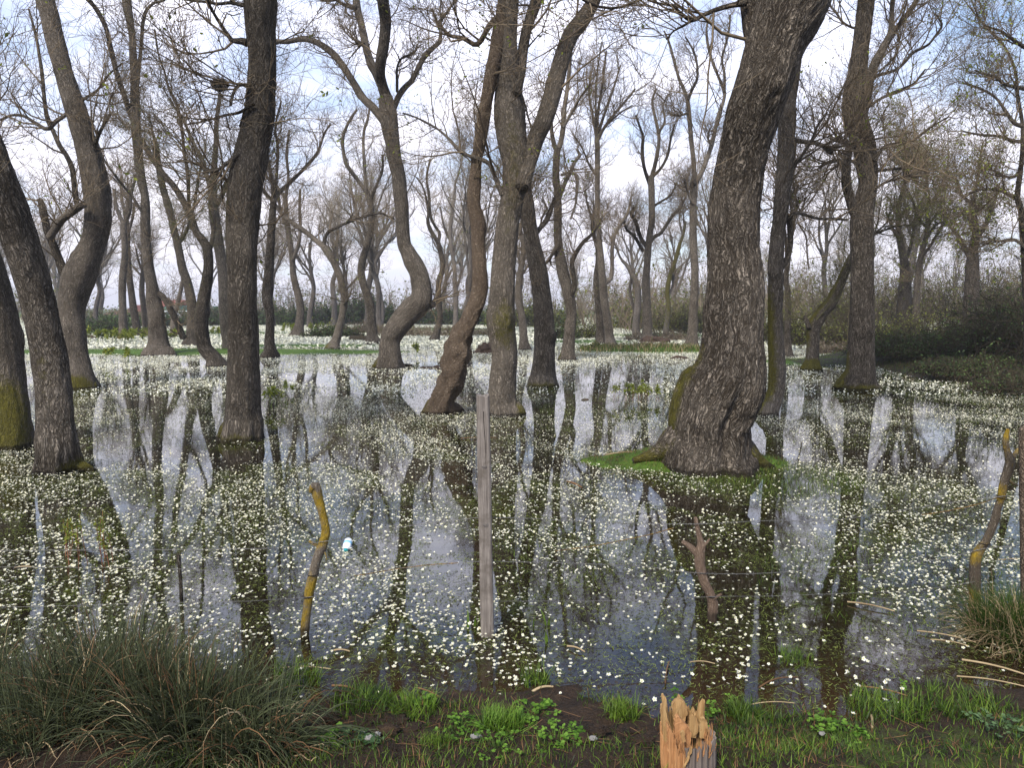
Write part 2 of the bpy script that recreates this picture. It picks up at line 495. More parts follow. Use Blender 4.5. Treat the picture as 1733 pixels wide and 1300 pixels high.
def ground_z(x, y, fine=True):
    z = np.full(np.shape(x), -0.35)
    b = np.clip((shore_y(x) - y) * 0.17, -0.35, 0.15)
    if fine:
        b = b + 0.026 * wn2(x, y, 3, 6) + 0.012 * wn2(x, y, 4, 22) + 0.005 * wn2(x, y, 5, 70)
    z = np.where(y < 6, np.maximum(z, b), z)
    z = np.where(y < 2.0, np.maximum(z, 0.14), z)
    for (cx, cy, rx, ry, h, g) in ISLES:
        d = ((x - cx) / rx) ** 2 + ((y - cy) / ry) ** 2
        e = h * (1.25 - d * 1.2) + 0.02 * wn2(x, y, 8, 4.0 / max(rx, .8)) + (0.034 * wn2(x, y, 12, 9) + 0.018 * wn2(x, y, 13, 24) if rx < 2 else 0)
        z = np.where(d < 3, np.maximum(z, np.maximum(e, -0.35)), z)
    # right-hand bank
    edge = 10.5 + 0.35 * np.sin(y * 0.9) + np.clip(14 - y, 0, 9) * 0.35 + sstep(25.5, 29, y) * 10
    rb = np.clip((x - edge) * 0.22, -0.35, 0.45) + 0.03 * wn2(x, y, 9, 1.2)
    z = np.where((y > 4) & (y < 75), np.maximum(z, rb), z)
    far = np.clip((y - 84 + 4 * np.sin(x * 0.07)) * 0.012, -0.35, 0.7)
    z = np.where(y > 50, np.maximum(z, far), z)
    side = np.clip((np.abs(x) - 75) * 0.02, -0.35, 0.6)
    z = np.where(y > 2, np.maximum(z, side), z)
    z = np.where(y < 0, 0.14, z)
    return z

def axis(*segs):
    out = []
    for a, b, n in segs: out.append(np.linspace(a, b, n, endpoint=False))
    return np.concatenate(out + [[segs[-1][1]]])
gx = axis((-1500, -100, 14), (-100, -24, 60), (-24, -3, 90), (-3, 3, 230), (3, 24, 100), (24, 100, 60), (100, 1500, 14))
gy = axis((-1500, -5, 10), (-5, 1.9, 10), (1.9, 3.9, 90), (3.9, 10, 70), (10, 40, 120), (40, 110, 70), (110, 1500, 14))
X, Y = np.meshgrid(gx, gy)
Z = ground_z(X, Y)
m, t = new_mat('mud_and_turf')
pos = t.n('ShaderNodeNewGeometry').outputs['Position']
gr = t.n('ShaderNodeAttribute', attribute_name='moss').outputs['Fac']
n1 = t.noise(pos, 9, 6, 0.65); n2 = t.noise(pos, 60, 5, 0.7); n3 = t.noise(pos, 1.3, 4)
mud = t.ramp(t.math('ADD', t.math('MULTIPLY', n1, .6), t.math('MULTIPLY', n2, .4)), [(0.35, (0.010, 0.007, 0.005)), (0.55, (0.036, 0.022, 0.013)), (0.75, (0.11, 0.072, 0.042))])
turf = t.ramp(t.math('ADD', t.math('MULTIPLY', n1, .5), t.math('MULTIPLY', n3, .5)), [(0.3, (0.025, 0.05, 0.006)), (0.7, (0.10, 0.18, 0.02))])
f = t.math('MULTIPLY', t.math('SUBTRACT', t.math('ADD', gr, t.math('MULTIPLY', n1, 0.8)), 0.85), 3.0, clamp=True)
col = t.mix(f, mud, turf)
t.out(t.bsdf(col, t.ramp(n1, [(0.3, (0.5,) * 3), (0.7, (0.95,) * 3)]), t.bump(t.math('ADD', n2, n1), 0.8, 0.02), spec=0.22))
GROUND_MAT = m
grassy = np.zeros(X.shape)
for (cx, cy, rx, ry, h, g) in ISLES:
    d = ((X - cx) / rx) ** 2 + ((Y - cy) / ry) ** 2
    grassy = np.where(d < 1.5, np.maximum(grassy, g), grassy)
grassy = np.where(Y > 45, 0.7, grassy)
grassy = np.where((X > 9) & (Y > 10) & (Y < 45), 0.45, grassy)
grassy = np.where(Y < 3.2, (0.12 + 0.40 * sstep(0.5, 1.3, X)) * sstep(3.05, 2.8, Y), grassy)
ny, nx = X.shape
idx = np.arange(ny * nx).reshape(ny, nx)
q = np.stack([idx[:-1, :-1], idx[:-1, 1:], idx[1:, 1:], idx[1:, :-1]], -1).reshape(-1, 4)
g = Geo(); g.add(np.stack([X, Y, Z], -1).reshape(-1, 3), q, 0, None, grassy.ravel())
tag(g.obj('ground', GROUND_MAT, attrs=True), kind='structure')

m, t = new_mat('pond_water')
pos = t.n('ShaderNodeNewGeometry').outputs['Position']
n1 = t.noise(pos, 1.1, 6, 0.7, 0.4); n2 = t.noise(pos, 16, 5, 0.7)
weed = t.math('MULTIPLY', n1, n2)
col = t.ramp(weed, [(0.17, (0.007, 0.0042, 0.0022)), (0.27, (0.013, 0.011, 0.004)), (0.36, (0.034, 0.042, 0.010))])
sp = t.n('ShaderNodeSeparateXYZ'); t.set(sp, 0, pos)
sh = t.n('ShaderNodeMapRange', {'From Min': 3.1, 'From Max': 3.75, 'To Min': 1.0, 'To Max': 0.0}); t.set(sh, 0, sp.outputs[1])
sh2 = t.math('MULTIPLY', sh.outputs[0], t.math('ADD', n1, 0.2), clamp=True)
col = t.mix(sh2, col, (0.035, 0.017, 0.008))
rp = t.noise(t.map(pos, (1, 0.7, 1)), 7.0, 3, 0.55)
rp2 = t.noise(pos, 55.0, 2, 0.5)
hh = t.math('ADD', rp, t.math('MULTIPLY', rp2, 0.08))
t.out(t.bsdf(col, 0.025, t.bump(hh, 0.02, 0.02), spec=0.5, IOR=1.7))
WATER = m
g = Geo()
g.add([(-260, -1, 0), (260, -1, 0), (260, 190, 0), (-260, 190, 0)], [[0, 1, 2, 3]])
tag(g.obj('water', WATER), kind='structure')
# ------------------------------------------------------------------ trees
def P_(s):
    return [tuple(float(c) for c in q.split(',')) for q in s.split()]

LEAF_T = np.array([[-.28, 0, 0], [0, -.05, .05], [.28, .35, .1], [0, 1, 0], [-.3, .5, .08]], float)
LEAF_P = np.array([[0, 1, 2, 3, 4]])

def leaves_on(P, n, size, seed, mat, name, parent, origin, jitter=0.06):
    r = np.random.default_rng(seed)
    if n <= 0 or len(P) == 0: return
    i = r.integers(0, len(P), n); j = r.integers(1, P.shape[1], n)
    clump = 4
    base = P[i, j]
    pos = np.repeat(base, clump, 0) + r.normal(size=(n * clump, 3)) * jitter
    g = Geo()
    scatter(g, LEAF_T, LEAF_P, pos, r.random(len(pos)) * 6.28, size * (0.5 + r.random(len(pos))), r.random(len(pos)) * 2.6, r.random(len(pos)) * 6.28)
    g.obj(name, mat, parent, origin, smooth=False)

def crown_from(root, origin, majors, mrad, trunkP, trunkR, D, seed, k1=7, kt=8, L1=2.0, k2=6, k3=6, t_lo=0.4, leaf=70, leafmat=None, twig=None, up=0.16, sc=1.0, trunk_L=1.1, leafsize=0.05):
    r = np.random.default_rng(seed)
    rt = max(0.0014, 0.000055 * D)
    A, AR = spawn(majors, mrad, k1, 0.12, 1.0, L1 * sc, 0.85, up, 7, 0.20, 0.5, rt, 0.45, r, 0.020)
    B, BR = spawn(trunkP, trunkR, kt, t_lo, 1.0, trunk_L * sc, 1.15, up, 7, 0.26, 0.3, rt, 0.2, r, 0.010)
    A = np.concatenate([A, B]); AR = np.concatenate([AR, BR])
    if D < 40: k2 += 1; k3 += 2
    C, CR = spawn(A, AR, k2, 0.15, 1.0, 0.95 * sc, 0.8, up * 0.8, 6, 0.24, 0.55, rt, 0.4, r, 0.008)
    E, ER = spawn(C, CR, k3, 0.15, 1.0, 0.45 * sc, 0.75, up * 0.8, 4, 0.26, 0.6, rt, 0.4, r)
    g = Geo()
    tubes(g, A, AR, 4); tubes(g, C, CR, 3); tubes(g, E, ER, 3)
    g.obj('crown', twig or TWIG, root, origin)
    if leaf:
        leaves_on(np.concatenate([C[:, -4:], E]), leaf, leafsize, seed + 3, leafmat or LEAF_SPRING, 'foliage', root, origin)

def tree(label, trunk, limbs=(), seed=1, bark=None, S=None, step=None, flare=0.25, fh=0.35, lump=0.0, grooves=(),
         moss=None, top=3, topL=5.0, Y=None, group=None, roots=(), name='tree', limb_y=0.3, lean=0.0, **cr):
    trunk = P_(trunk); r = np.random.default_rng(seed * 7 + 1)
    base = ground_pt(trunk[0][0], trunk[0][1])
    D = base[1] if Y is None else Y
    if Y is not None: base = at(trunk[0][0], trunk[0][1], D)[0]; base[2] = 0
    bark = bark or BARK
    pts, rad = [], []
    zmax = max(0.1, (trunk[0][1] - trunk[-1][1]))
    for (px, py, w) in trunk:
        yy = D + lean * (trunk[0][1] - py) / zmax + 0.15 * math.sin((trunk[0][1] - py) / 90.0 + seed)*(0 if py == trunk[0][1] else 1)
        p, t = at(px, py, yy)
        pts.append(p); rad.append(w / 2 / F_PX * t)
    pts[0][2] = min(pts[0][2], 0.03)
    pts = [pts[0] + np.array([(pts[0][0] - pts[1][0]) * 0.12, 0, -0.35])] + pts
    rad = [rad[0] * 1.08] + rad
    pts = np.array(pts); rad = np.array(rad)
    root = empty(name, (base[0], base[1], 0.0), label, 'tree', group)
    org = (base[0], base[1], 0.0)
    S = S or (84 if D < 15 else 44 if D < 26 else 18 if D < 45 else 12)
    step = step or (0.035 if D < 15 else 0.06 if D < 26 else 0.16 if D < 45 else 0.3)
    def moss_fn(v, A, bc):
        if moss is None: return np.zeros(v.shape[:2])
        mm = np.zeros(v.shape[:2])
        for (z0, z1, ang, wd, amt) in moss:       # zones: height range, side, width, amount
            da = (A - ang + math.pi) % (2 * math.pi) - math.pi
            zc = (v[..., 2] - (z0 + z1) / 2) / ((z1 - z0) / 2)
            mm = np.maximum(mm, amt * np.exp(-(da / wd) ** 2) * np.exp(-np.abs(zc) ** 3))
        return mm
    g = Geo()
    tP, tR = limb_mesh(g, pts, rad, S, step, seed, flare, fh, lump, grooves, moss_fn, knots=int(9 if D < 45 else 4), ridge=0.020 if S > 100 else 0.012 if D < 26 else 0)
    for rt in roots:
        q = P_(rt); pp, rr = [], []
        for (px, py, w) in q:
            p, t = at(px, py, D - 0.05 + (0.18 if not pp else 0)); rr.append(w / 2 / F_PX * t * (1.0 if pp else 0.55)); pp.append(p)
        limb_mesh(g, np.array(pp), np.array(rr), 20, 0.04, seed + 3, 0, moss_fn=lambda v, A, bc: np.clip(0.60 - (v[..., 2] - 0.10) * 1.6, 0.05, 0.60) * np.ones(v.shape[:2]))
    g.obj('trunk', bark, root, org, attrs=True)
    majP, majR = [], []
    for k, lb in enumerate(limbs):
        q = P_(lb); pp, rr = [], []
        sgn = r.choice([-1, 1]) * (0.5 + r.random()) * limb_y
        x0, y0 = q[0][0], q[0][1]
        for (px, py, w) in q:
            dd = math.hypot(px - x0, py - y0) / F_PX * D
            p, t = at(px, py, D + sgn * dd + 0.12 * math.sin(dd * 3 + k)); pp.append(p); rr.append(w / 2 / F_PX * t)
        g = Geo()
        pp, rr = np.array(pp), np.array(rr)
        limb_mesh(g, pp, rr, 14 if D < 26 else 8, 0.06 if D < 26 else 0.15, seed + 20 + k, moss_fn=(lambda v, A, bc: np.full(v.shape[:2], 0.16)) if moss else None)
        g.obj('branch', bark, root, org, attrs=True)
        a, b, _ = resample(pp, rr, 8); majP.append(a); majR.append(b)
        if q[-1][1] < 12:       # the limb leaves the frame: let it grow on
            c, cR = spawn(a[None, -3:], b[None, -3:], 2, 0.8, 1, 2.6, 0.4, 0.2, 8, 0.14, 0.9, 0.006, 0.1, r)
            for i in range(len(c)):
                g = Geo(); limb_mesh(g, c[i], cR[i], 8, 0.15, seed + 60 + i); g.obj('branch', bark, root, org, attrs=True)
            majP += list(c); majR += list(cR)
    if top:
        a, b, _ = resample(tP[-max(4, len(tP) // 6):], tR[-max(4, len(tR) // 6):], 6)
        c, cR = spawn(a[None], b[None], top, 0.75, 1, topL, 0.38, 0.16, 8, 0.13, 0.78, 0.008, 0.1, r)
        for i in range(len(c)):
            g = Geo(); limb_mesh(g, c[i], cR[i], 12 if D < 26 else 7, 0.15, seed + 40 + i); g.obj('branch', bark, root, org, attrs=True)
        e, eR = spawn(c, cR, 2, 0.3, 0.9, topL * 0.6, 0.6, 0.18, 8, 0.16, 0.7, 0.005, 0.2, r)
        g = Geo()
        for i in range(len(e)): limb_mesh(g, e[i], eR[i], 6, 0.25, seed + 50 + i)
        g.obj('branch', bark, root, org, attrs=True)
        majP += list(c) + list(e); majR += list(cR) + list(eR)
    tt = max(2, int(len(tP) * 0.1))
    a, b, _ = resample(tP[tt:], tR[tt:], 12)
    if not majP:
        majP, majR = [resample(a[6:], b[6:], 8)[0]], [resample(a[6:], b[6:], 8)[1]]
    crown_from(root, org, np.array(majP), np.array(majR), a[None], b[None], D, seed + 100, **cr)
    return root
def V_UP(v):
    return 1.0

PI2 = math.pi / 2
FRONT, LEFT, RIGHT = -PI2, math.pi, 0.0
# --- nearest trees
tree('massive grey trunk with deep furrowed bark leaning right from a grassy islet', 
     '1197,790,178 1197,762,160 1202,735,138 1203,711,130 1213,684,131 1228,650,133 1236,621,118 1240,567,100 1244,495,96 1241,422,88 1241,385,87 1243,350,86 1249,308,83 1260,246,82 1277,185,91 1298,123,94 1316,62,102 1342,0,120 1372,-70,104 1395,-150,84 1400,-230,70',
     ['1288,100,38 1275,60,32 1266,0,29 1256,-60,26 1240,-140,20', '1262,4,12 1240,8,9 1214,15,8 1190,25,7 1171,34,7 1152,22,6 1137,9,5 1110,4,4 1080,-8,3', '1171,34,5 1155,44,4 1140,52,3 1128,66,2.5'],
     seed=3, bark=BARK_BIG, S=190, step=0.018, flare=0.20, fh=0.28, top=3, topL=4.5, grooves=[(-0.3, 0.95, -1.45, 0.16, 0.20), (0.55, 1.1, -1.25, 0.2, 0.10)],
     moss=[(-0.2, 1.5, math.pi, 0.42, 0.62), (-0.2, 0.35, 0.0, 0.5, 0.5), (-0.3, 0.12, FRONT, 1.5, 0.45)],
     roots=['1208,675,70 1180,708,76 1153,739,58 1127,759,38 1102,771,22 1072,779,10', '1215,740,90 1255,768,58 1280,784,34 1310,797,16', '1205,755,50 1208,785,32 1210,800,18'], kt=3, k1=8, t_lo=0.8)
tree('dark left-leaning trunk rising from the water between two mossy trunks at the left edge',
     '100,797,78 98,760,66 94,720,60 91,661,57 85,615,57 78,575,54 59,488,54 38,419,56 14,350,58 -8,290,56 -32,220,52 -60,130,46 -80,40,38',
     ['10,330,16 -20,280,10 -60,240,8'], seed=5, flare=0.20, fh=0.2, top=2, topL=4, moss=[(-0.2, 0.18, RIGHT, 1.2, 0.75), (0.5, 1.6, FRONT, 0.8, 0.3)],
     roots=['110,775,50 135,788,22 160,797,9'], kt=5)
tree('mossy trunk cut by the left edge of the view, yellow green at its foot',
     '14,757,84 12,715,72 8,665,66 4,600,62 -2,540,58 -18,470,54 -38,400,52 -60,300,46 -75,180,40 -80,60,34',
     [], seed=6, flare=0.1, top=2, topL=4, bark=BARK_DARK, moss=[(-0.2, 0.95, -1.0, 1.4, 0.72), (0.2, 1.2, 2.6, 1.5, 0.6)], kt=6)
tree('stout straight dark trunk with twiggy sides standing alone in open water',
     '408,744,74 411,715,62 412,661,56 412,600,53 412,558,50 410,500,48 410,454,49 409,400,53 413,345,57 416,308,58 428,246,54 440,185,50 444,125,47 444,92,46 441,45,50 441,0,55 444,-60,48 452,-150,42 455,-240,36',
     ['418,72,14 404,68,10 395,70,9 383,55,7 370,35,6 358,15,5 350,-5,4', '425,6,10 412,8,8 390,4,6 369,6,5 345,2,5 323,0,4 290,-6,3', '415,330,9 392,312,7 375,298,6 352,286,5 325,275,4 300,272,3',
      '425,150,7 408,142,6 396,155,5 390,178,5', '430,175,6 405,190,5 380,195,4 345,205,3 318,210,3', '403,260,8 385,275,6 362,290,5 340,285,4'],
     seed=8, flare=0.24, fh=0.25, top=3, topL=4.5, bark=BARK_DARK, moss=[(-0.2, 0.55, 2.7, 0.8, 0.95), (2.0, 4.5, LEFT, 1.0, 0.5), (-0.1, 0.12, FRONT, 1.5, 0.6)],
     roots=['396,708,30 382,726,22 372,744,11'], kt=26, k1=7, trunk_L=1.0, t_lo=0.25)
tree('lichened trunk with spring leaf tufts standing just behind the square post',
     '851,703,56 850,685,50 850,658,47 852,625,44 854,596,44 849,560,49 847,535,50 849,504,44 853,442,41 858,390,40 864,350,41 871,308,42 873,270,48 868,246,50 864,215,54 862,185,55 860,150,46 859,123,40 858,62,35 860,0,37 863,-60,34 866,-150,28 864,-240,22',
     ['884,318,26 890,290,28 897,265,29 908,232,30 922,200,31 932,168,31 940,138,31 948,108,29 958,77,28 968,55,28 983,37,28 1008,-5,22 1030,-60,18 1050,-130,14',
      '872,160,20 880,123,20 883,100,18 886,77,18 890,55,18 895,37,18 908,0,20 922,-60,15 940,-150,11',
      '850,330,9 838,300,8 828,277,8 810,268,7 790,262,6 774,250,6 759,234,5 742,219,4 725,209,4 703,198,3 682,191,3'],
     seed=9, flare=0.24, fh=0.22, top=2, topL=4, moss=[(1.0, 2.0, -1.2, 1.5, 0.50), (-0.2, 0.3, 0.0, 0.7, 0.9), (2.4, 5.2, FRONT, 1.2, 0.35)],
     roots=['868,680,26 878,692,18 888,702,9'], kt=16, k1=9, leaf=420, t_lo=0.3, lean=0.3)
tree('brown trunk with swollen knotted burrs along its lower half, leaning right',
     '748,700,60 750,680,44 759,658,40 766,630,43 769,612,42 775,588,44 781,565,38 791,545,32 800,525,30 809,504,29 812,473,28 811,440,25 809,412,24 809,381,27 806,365,25 802,345,24 804,310,22 806,277,19 811,245,21 816,215,23 821,185,22 826,154,22 833,120,23 840,85,24 846,40,22 852,0,20 858,-70,17 862,-160,13',
     ['838,32,11 833,38,11 826,46,10 820,58,9 809,74,9 800,74,8 793,69,8 780,63,7 762,60,6 752,50,5 744,43,5 737,30,4 731,14,4'],
     seed=10, bark=BARK_WARM, flare=0.22, fh=0.2, lump=0.27, step=0.025, S=64, top=2, topL=3.5, moss=[(-0.2, 0.2, LEFT, 1.0, 0.6)], kt=14, k1=8, Y=None, roots=['745,672,30 732,686,24 720,697,14'], leaf=40, t_lo=0.35)
tree('huge swaybacked tree at left with dark hollow knots, trunk bulging to the right',
     '141,658,52 138,640,42 134,615,37 129,592,36 124,555,39 121,523,42 126,495,48 133,471,53 143,445,48 153,419,43 163,385,43 167,350,42 165,323,43 157,285,41 146,246,37 137,215,36 128,185,34 118,155,32 108,123,30 100,92,30 92,62,30 85,30,30 77,0,30 64,-60,27 50,-140,23 45,-220,18',
     ['124,490,22 116,475,19 109,462,17 100,440,14 92,419,13 86,405,12 80,391,12 76,372,12 72,352,12 68,338,9', '84,402,13 95,385,13 106,370,13 120,360,13 134,350,12 142,346,11',
      '132,350,8 129,340,9 127,322,9 125,304,9 122,284,9 113,264,8 101,246,8 90,222,7 80,200,7 75,165,6 71,123,6 66,90,5 61,61,5 55,38,4 49,15,3',
      '150,262,12 160,245,9 168,225,6 188,190,4', '128,178,8 112,193,7 95,205,7 80,218,7 60,208,6 40,196,5 18,195,4 0,203,4', '128,178,7 145,165,5 165,152,4 185,125,3 208,106,3'],
     seed=12, flare=0.18, top=3, topL=5, moss=[(-0.2, 0.35, FRONT, 1.5, 0.8)], kt=8, k1=7, roots=['150,640,22 158,650,12 163,656,6'],
     grooves=[(4.0, 5.3, 0.0, 0.3, 0.22), (2.9, 3.6, -2.6, 0.35, 0.25)], t_lo=0.4)
tree('olive lichened slim trunk half hidden behind the massive leaning trunk',
     '1296,703,40 1302,690,34 1309,675,30 1314,658,29 1315,635,29 1315,612,28 1313,575,26 1312,535,25 1313,490,25 1313,442,25 1316,400,24 1320,365,24 1325,320,27 1329,277,28 1331,240,28 1332,200,30 1333,178,26 1340,150,20 1347,110,17 1350,60,15 1352,10,13 1356,-60,10',
     ['1318,460,9 1331,440,10 1338,412,9 1337,385,9 1335,370,9 1342,362,7 1354,361,6 1370,366,5 1388,370,5 1410,370,5 1434,372,4',
      '1338,232,7 1346,237,8 1365,240,7 1385,243,7 1397,250,8 1406,260,7 1412,246,6 1418,246,5', '1334,300,7 1346,278,6 1358,262,5 1372,240,4 1385,210,4 1400,190,3'],
     seed=13, flare=0.1, top=2, topL=3.5, moss=[(-0.2, 2.2, LEFT, 1.6, 0.85)], kt=12, k1=8, t_lo=0.3, leaf=50)
tree('smooth grey trunk curving gently left, standing right of the lichened trunk',
     '918,655,50 919,635,42 921,603,37 921,570,35 920,531,35 916,495,33 911,458,32 903,420,28 897,386,25 891,350,28 888,320,24 888,290,18 890,262,12',
     ['903,400,9 915,385,8 925,372,9 933,352,8 938,335,6'], seed=14, flare=0.28, fh=0.3, top=0, moss=[(-0.2, 0.14, FRONT, 1.6, 0.8)], kt=10, k1=6, L1=1.2)
tree('stout straight trunk with a mossy flared foot and dark ivy stain, right of the pair',
     '1449,659,66 1452,645,56 1456,627,46 1457,596,42 1458,565,41 1459,530,39 1459,504,38 1459,473,37 1459,442,36 1458,400,38 1458,369,36 1464,335,33 1469,308,31 1466,275,36 1463,246,37 1452,215,38 1446,185,40 1448,154,40 1452,120,32 1455,92,29 1461,45,28 1466,0,28 1470,-60,25 1474,-150,21 1478,-240,16',
     ['1452,372,18 1444,354,17 1437,330,16 1432,308,16 1432,285,15 1434,262,15 1440,245,13 1448,232,12',
      '1462,190,14 1466,172,15 1470,148,14 1475,123,15 1482,105,16 1489,92,15 1499,72,11 1508,52,10 1509,25,8 1511,-5,8 1514,-60,6',
      '1490,90,11 1500,74,11 1511,55,10 1525,38,9 1538,20,9 1552,-2,8 1570,-50,6', '1478,128,6 1490,126,6 1517,117,5 1532,104,5 1545,89,5 1558,82,5 1572,74,4 1583,60,4 1594,43,4 1588,30,3 1583,22,2',
      '1468,182,6 1488,168,5 1515,155,5 1545,142,4 1556,130,4 1566,117,3', '1480,272,7 1490,256,6 1500,246,6 1520,242,5 1545,237,5 1560,226,5 1575,215,4 1592,205,3 1606,197,3',
      '1478,290,6 1500,287,5 1523,285,5 1532,288,5 1538,295,5 1548,300,4 1562,297,3', '1452,276,7 1438,272,6 1412,272,6 1398,276,6 1386,284,5', '1450,250,10 1436,246,9 1425,238,8 1412,237,6',
      '1452,48,5 1440,45,4 1425,36,4 1416,22,4 1405,10,3', '1478,320,5 1500,308,4 1525,300,3 1545,295,2'],
     seed=16, flare=0.2, fh=0.4, top=3, topL=4, moss=[(-0.2, 0.9, 2.6, 0.9, 0.8), (-0.2, 0.15, FRONT, 1.8, 0.8)], kt=12, k1=9, leaf=450, roots=['1442,632,24 1428,648,16 1415,657,8'], t_lo=0.3)
tree('big serpentine tree whose trunk makes a sharp knee above a leaning foot',
     '660,624,50 660,605,40 660,581,35 665,565,36 675,550,38 687,535,40 700,522,42 711,510,39 714,495,35 711,473,33 706,457,31 698,442,31 690,425,26 684,412,24 681,380,23 680,350,24 677,325,24 675,300,24 668,270,24 664,240,26 660,215,30 657,190,30 652,165,26',
     ['658,180,24 650,155,17 644,138,17 635,120,15 628,108,15 621,85,13 616,62,13 611,38,12 604,10,13 600,-40,10 590,-120,8', '656,172,20 646,140,18 643,120,18 645,100,19 649,77,19 652,50,19 652,31,20 648,0,20 640,-60,17 645,-140,12',
      '655,210,18 645,198,15 630,180,14 615,166,13 600,142,12 584,117,12 572,100,12 562,89,12 549,79,11 535,71,10 520,66,10 507,66,9 485,70,8 467,69,7',
      '662,190,14 668,178,11 675,162,10 685,148,10 694,139,9 701,129,9 710,110,9 719,95,9 732,81,8 743,71,7 746,55,6 744,38,6 755,22,5 768,3,4',
      '616,75,9 606,72,8 602,70,5', '672,155,5 672,135,5 672,115,4 680,98,4 700,90,4 706,76,3', '602,12,9 590,10,7 580,6,6 568,-2,5',
      '722,512,16 732,516,14 736,516,9'],
     seed=18, flare=0.16, fh=0.3, top=0, moss=[(-0.2, 0.35, 2.6, 1.2, 0.75)], kt=7, k1=10, L1=1.7, leaf=30, roots=['652,600,26 643,614,18 632,622,8'], t_lo=0.5)
# --- middle distance
tree('tree with a wide flared foot and twin high stems, left of centre distance',
     '268,601,58 268,592,42 268,575,32 266,550,28 264,531,28 260,510,25 258,488,20 252,455,17 248,419,16 246,385,16 246,350,15 245,330,13 240,308,15 235,275,15 233,246,15 230,215,16 229,185,16 228,150,14 228,123,14 225,90,12 224,62,11 219,30,13 214,0,15 208,-60,12 205,-140,9',
     ['226,205,10 218,185,10 210,160,9 200,132,9 194,110,9 189,88,9 184,66,8 179,46,8 166,20,8 148,-5,7', '232,150,7 235,114,7 238,88,6 240,62,6 242,38,6 247,18,6 256,8,5 266,0,4',
      '262,495,10 274,500,11 284,515,11 293,532,12 302,550,11 310,572,12', '240,222,5 228,216,4 215,214,4 205,205,3 190,190,3', '248,370,6 236,352,5 222,330,5 205,310,4 190,290,4 175,268,4 165,240,3'],
     seed=20, flare=0.25, fh=0.4, top=2, topL=3.5, kt=10, k1=9)
tree('tree with a sideways bowed foot and a long stem arching up to the left',
     '366,621,34 360,606,25 352,597,24 345,585,24 341,560,24 341,540,22 343,520,22 347,495,20 351,471,18 353,445,16 350,419,16 342,405,14 332,392,12 325,372,12 317,354,11 310,340,11 302,326,11 290,310,10 277,295,10 266,280,9 255,265,9 247,250,8 240,234,7',
     ['325,388,7 320,350,6 318,300,6 312,260,5 308,220,5 300,180,5 286,150,4 278,120,3 268,90,3 262,50,3', '353,430,8 360,400,7 362,370,7 358,340,6 350,300,6 342,270,5'],
     seed=21, flare=0.2, top=0, bark=BARK_DARK, kt=16, k1=10, leaf=80, leafmat=LEAF_OLIVE, twig=TWIG_MOSSY, moss=[(0.0, 6.0, LEFT, 2.0, 0.35)])
tree('slim dark mossy tree close behind the bowed one, leaning left',
     '324,586,36 325,570,22 326,544,18 325,520,17 322,499,16 316,475,15 309,454,14 304,430,13 300,410,13 294,388,12 290,367,12 283,342,12 277,323,11 272,300,11 268,277,10 266,260,9 265,243,7',
     ['270,280,6 262,262,5 258,246,5', '300,415,7 312,398,6 322,372,5 330,340,5 336,300,4 345,262,4'], seed=22, flare=0.3, top=1, topL=2.0, bark=BARK_DARK, kt=14, k1=8, twig=TWIG_MOSSY, leaf=60, leafmat=LEAF_OLIVE)
NEST_TREE = tree('forked tree behind the stout dark trunk, carrying a round nest on its broken tip',
     '390,592,26 387,575,21 383,558,20 381,520,20 380,488,20 378,460,19 374,437,18 368,400,17 362,360,17 360,330,15 360,308,13 362,292,11 364,262,9 366,240,8 366,215,8 369,185,7 373,158,7',
     ['359,318,9 350,298,8 344,275,8 338,262,7 326,240,6 316,215,5 305,195,4 290,175,3', '365,350,9 376,330,8 384,308,8 398,290,6'], seed=23, flare=0.2, top=0, kt=14, k1=10, leaf=70, leafmat=LEAF_OLIVE, twig=TWIG_MOSSY)
tree('upright tree with a conical swollen foot at the edge of open water',
     '457,606,34 458,598,27 457,590,20 456,575,17 457,560,15 457,535,15 452,504,18 454,473,17 456,442,15 458,412,14 460,380,13 462,350,11 464,335,10',
     ['462,342,8 472,326,7 485,314,7 504,296,6 522,277,6 532,265,5 540,252,5 548,228,4 559,209,3', '463,345,6 455,333,5 445,322,5 432,312,4', '464,338,6 468,300,5 470,250,5 466,215,4 476,170,3'],
     seed=24, flare=0.1, fh=0.4, top=1, topL=3, kt=10, k1=9)
tree('tall bare tree forking high, beyond the flower carpet left of centre',
     '503,569,30 505,558,19 508,540,14 508,519,13 505,500,13 500,482,12 496,462,11 495,442,10 491,410,9 486,381,9 484,350,8 483,330,7',
     ['496,440,7 506,410,6 508,380,6 507,350,5 508,320,4', '488,390,6 478,365,5 472,340,5 468,310,4', '483,335,6 488,300,5 485,260,5 490,220,4'], seed=25, flare=0.3, top=1, topL=4, kt=10, k1=10, sc=1.5)
tree('slender tree bent to a hook, arms spreading wide, beside the dark low bush',
     '563,590,28 566,582,18 570,572,15 574,555,13 578,540,12 581,522,12 583,505,12 580,490,12 576,470,12 570,455,12 563,440,12 555,428,12 548,418,11',
     ['550,420,9 536,408,9 522,396,9 506,385,9 492,375,8 480,365,8 470,352,7 458,336,6 445,322,5', '548,420,7 549,408,7 553,396,6 559,390,6 572,384,5 584,378,5 600,372,5 615,367,5 632,362,4 645,361,4 658,366,3 668,371,3', '584,378,4 592,370,3 598,360,2', '582,515,5 588,508,4 590,500,2'],
     seed=26, flare=0.3, top=0, kt=5, k1=8, L1=2.2, moss=[(-0.2, 0.3, LEFT, 1.5, 0.9)])
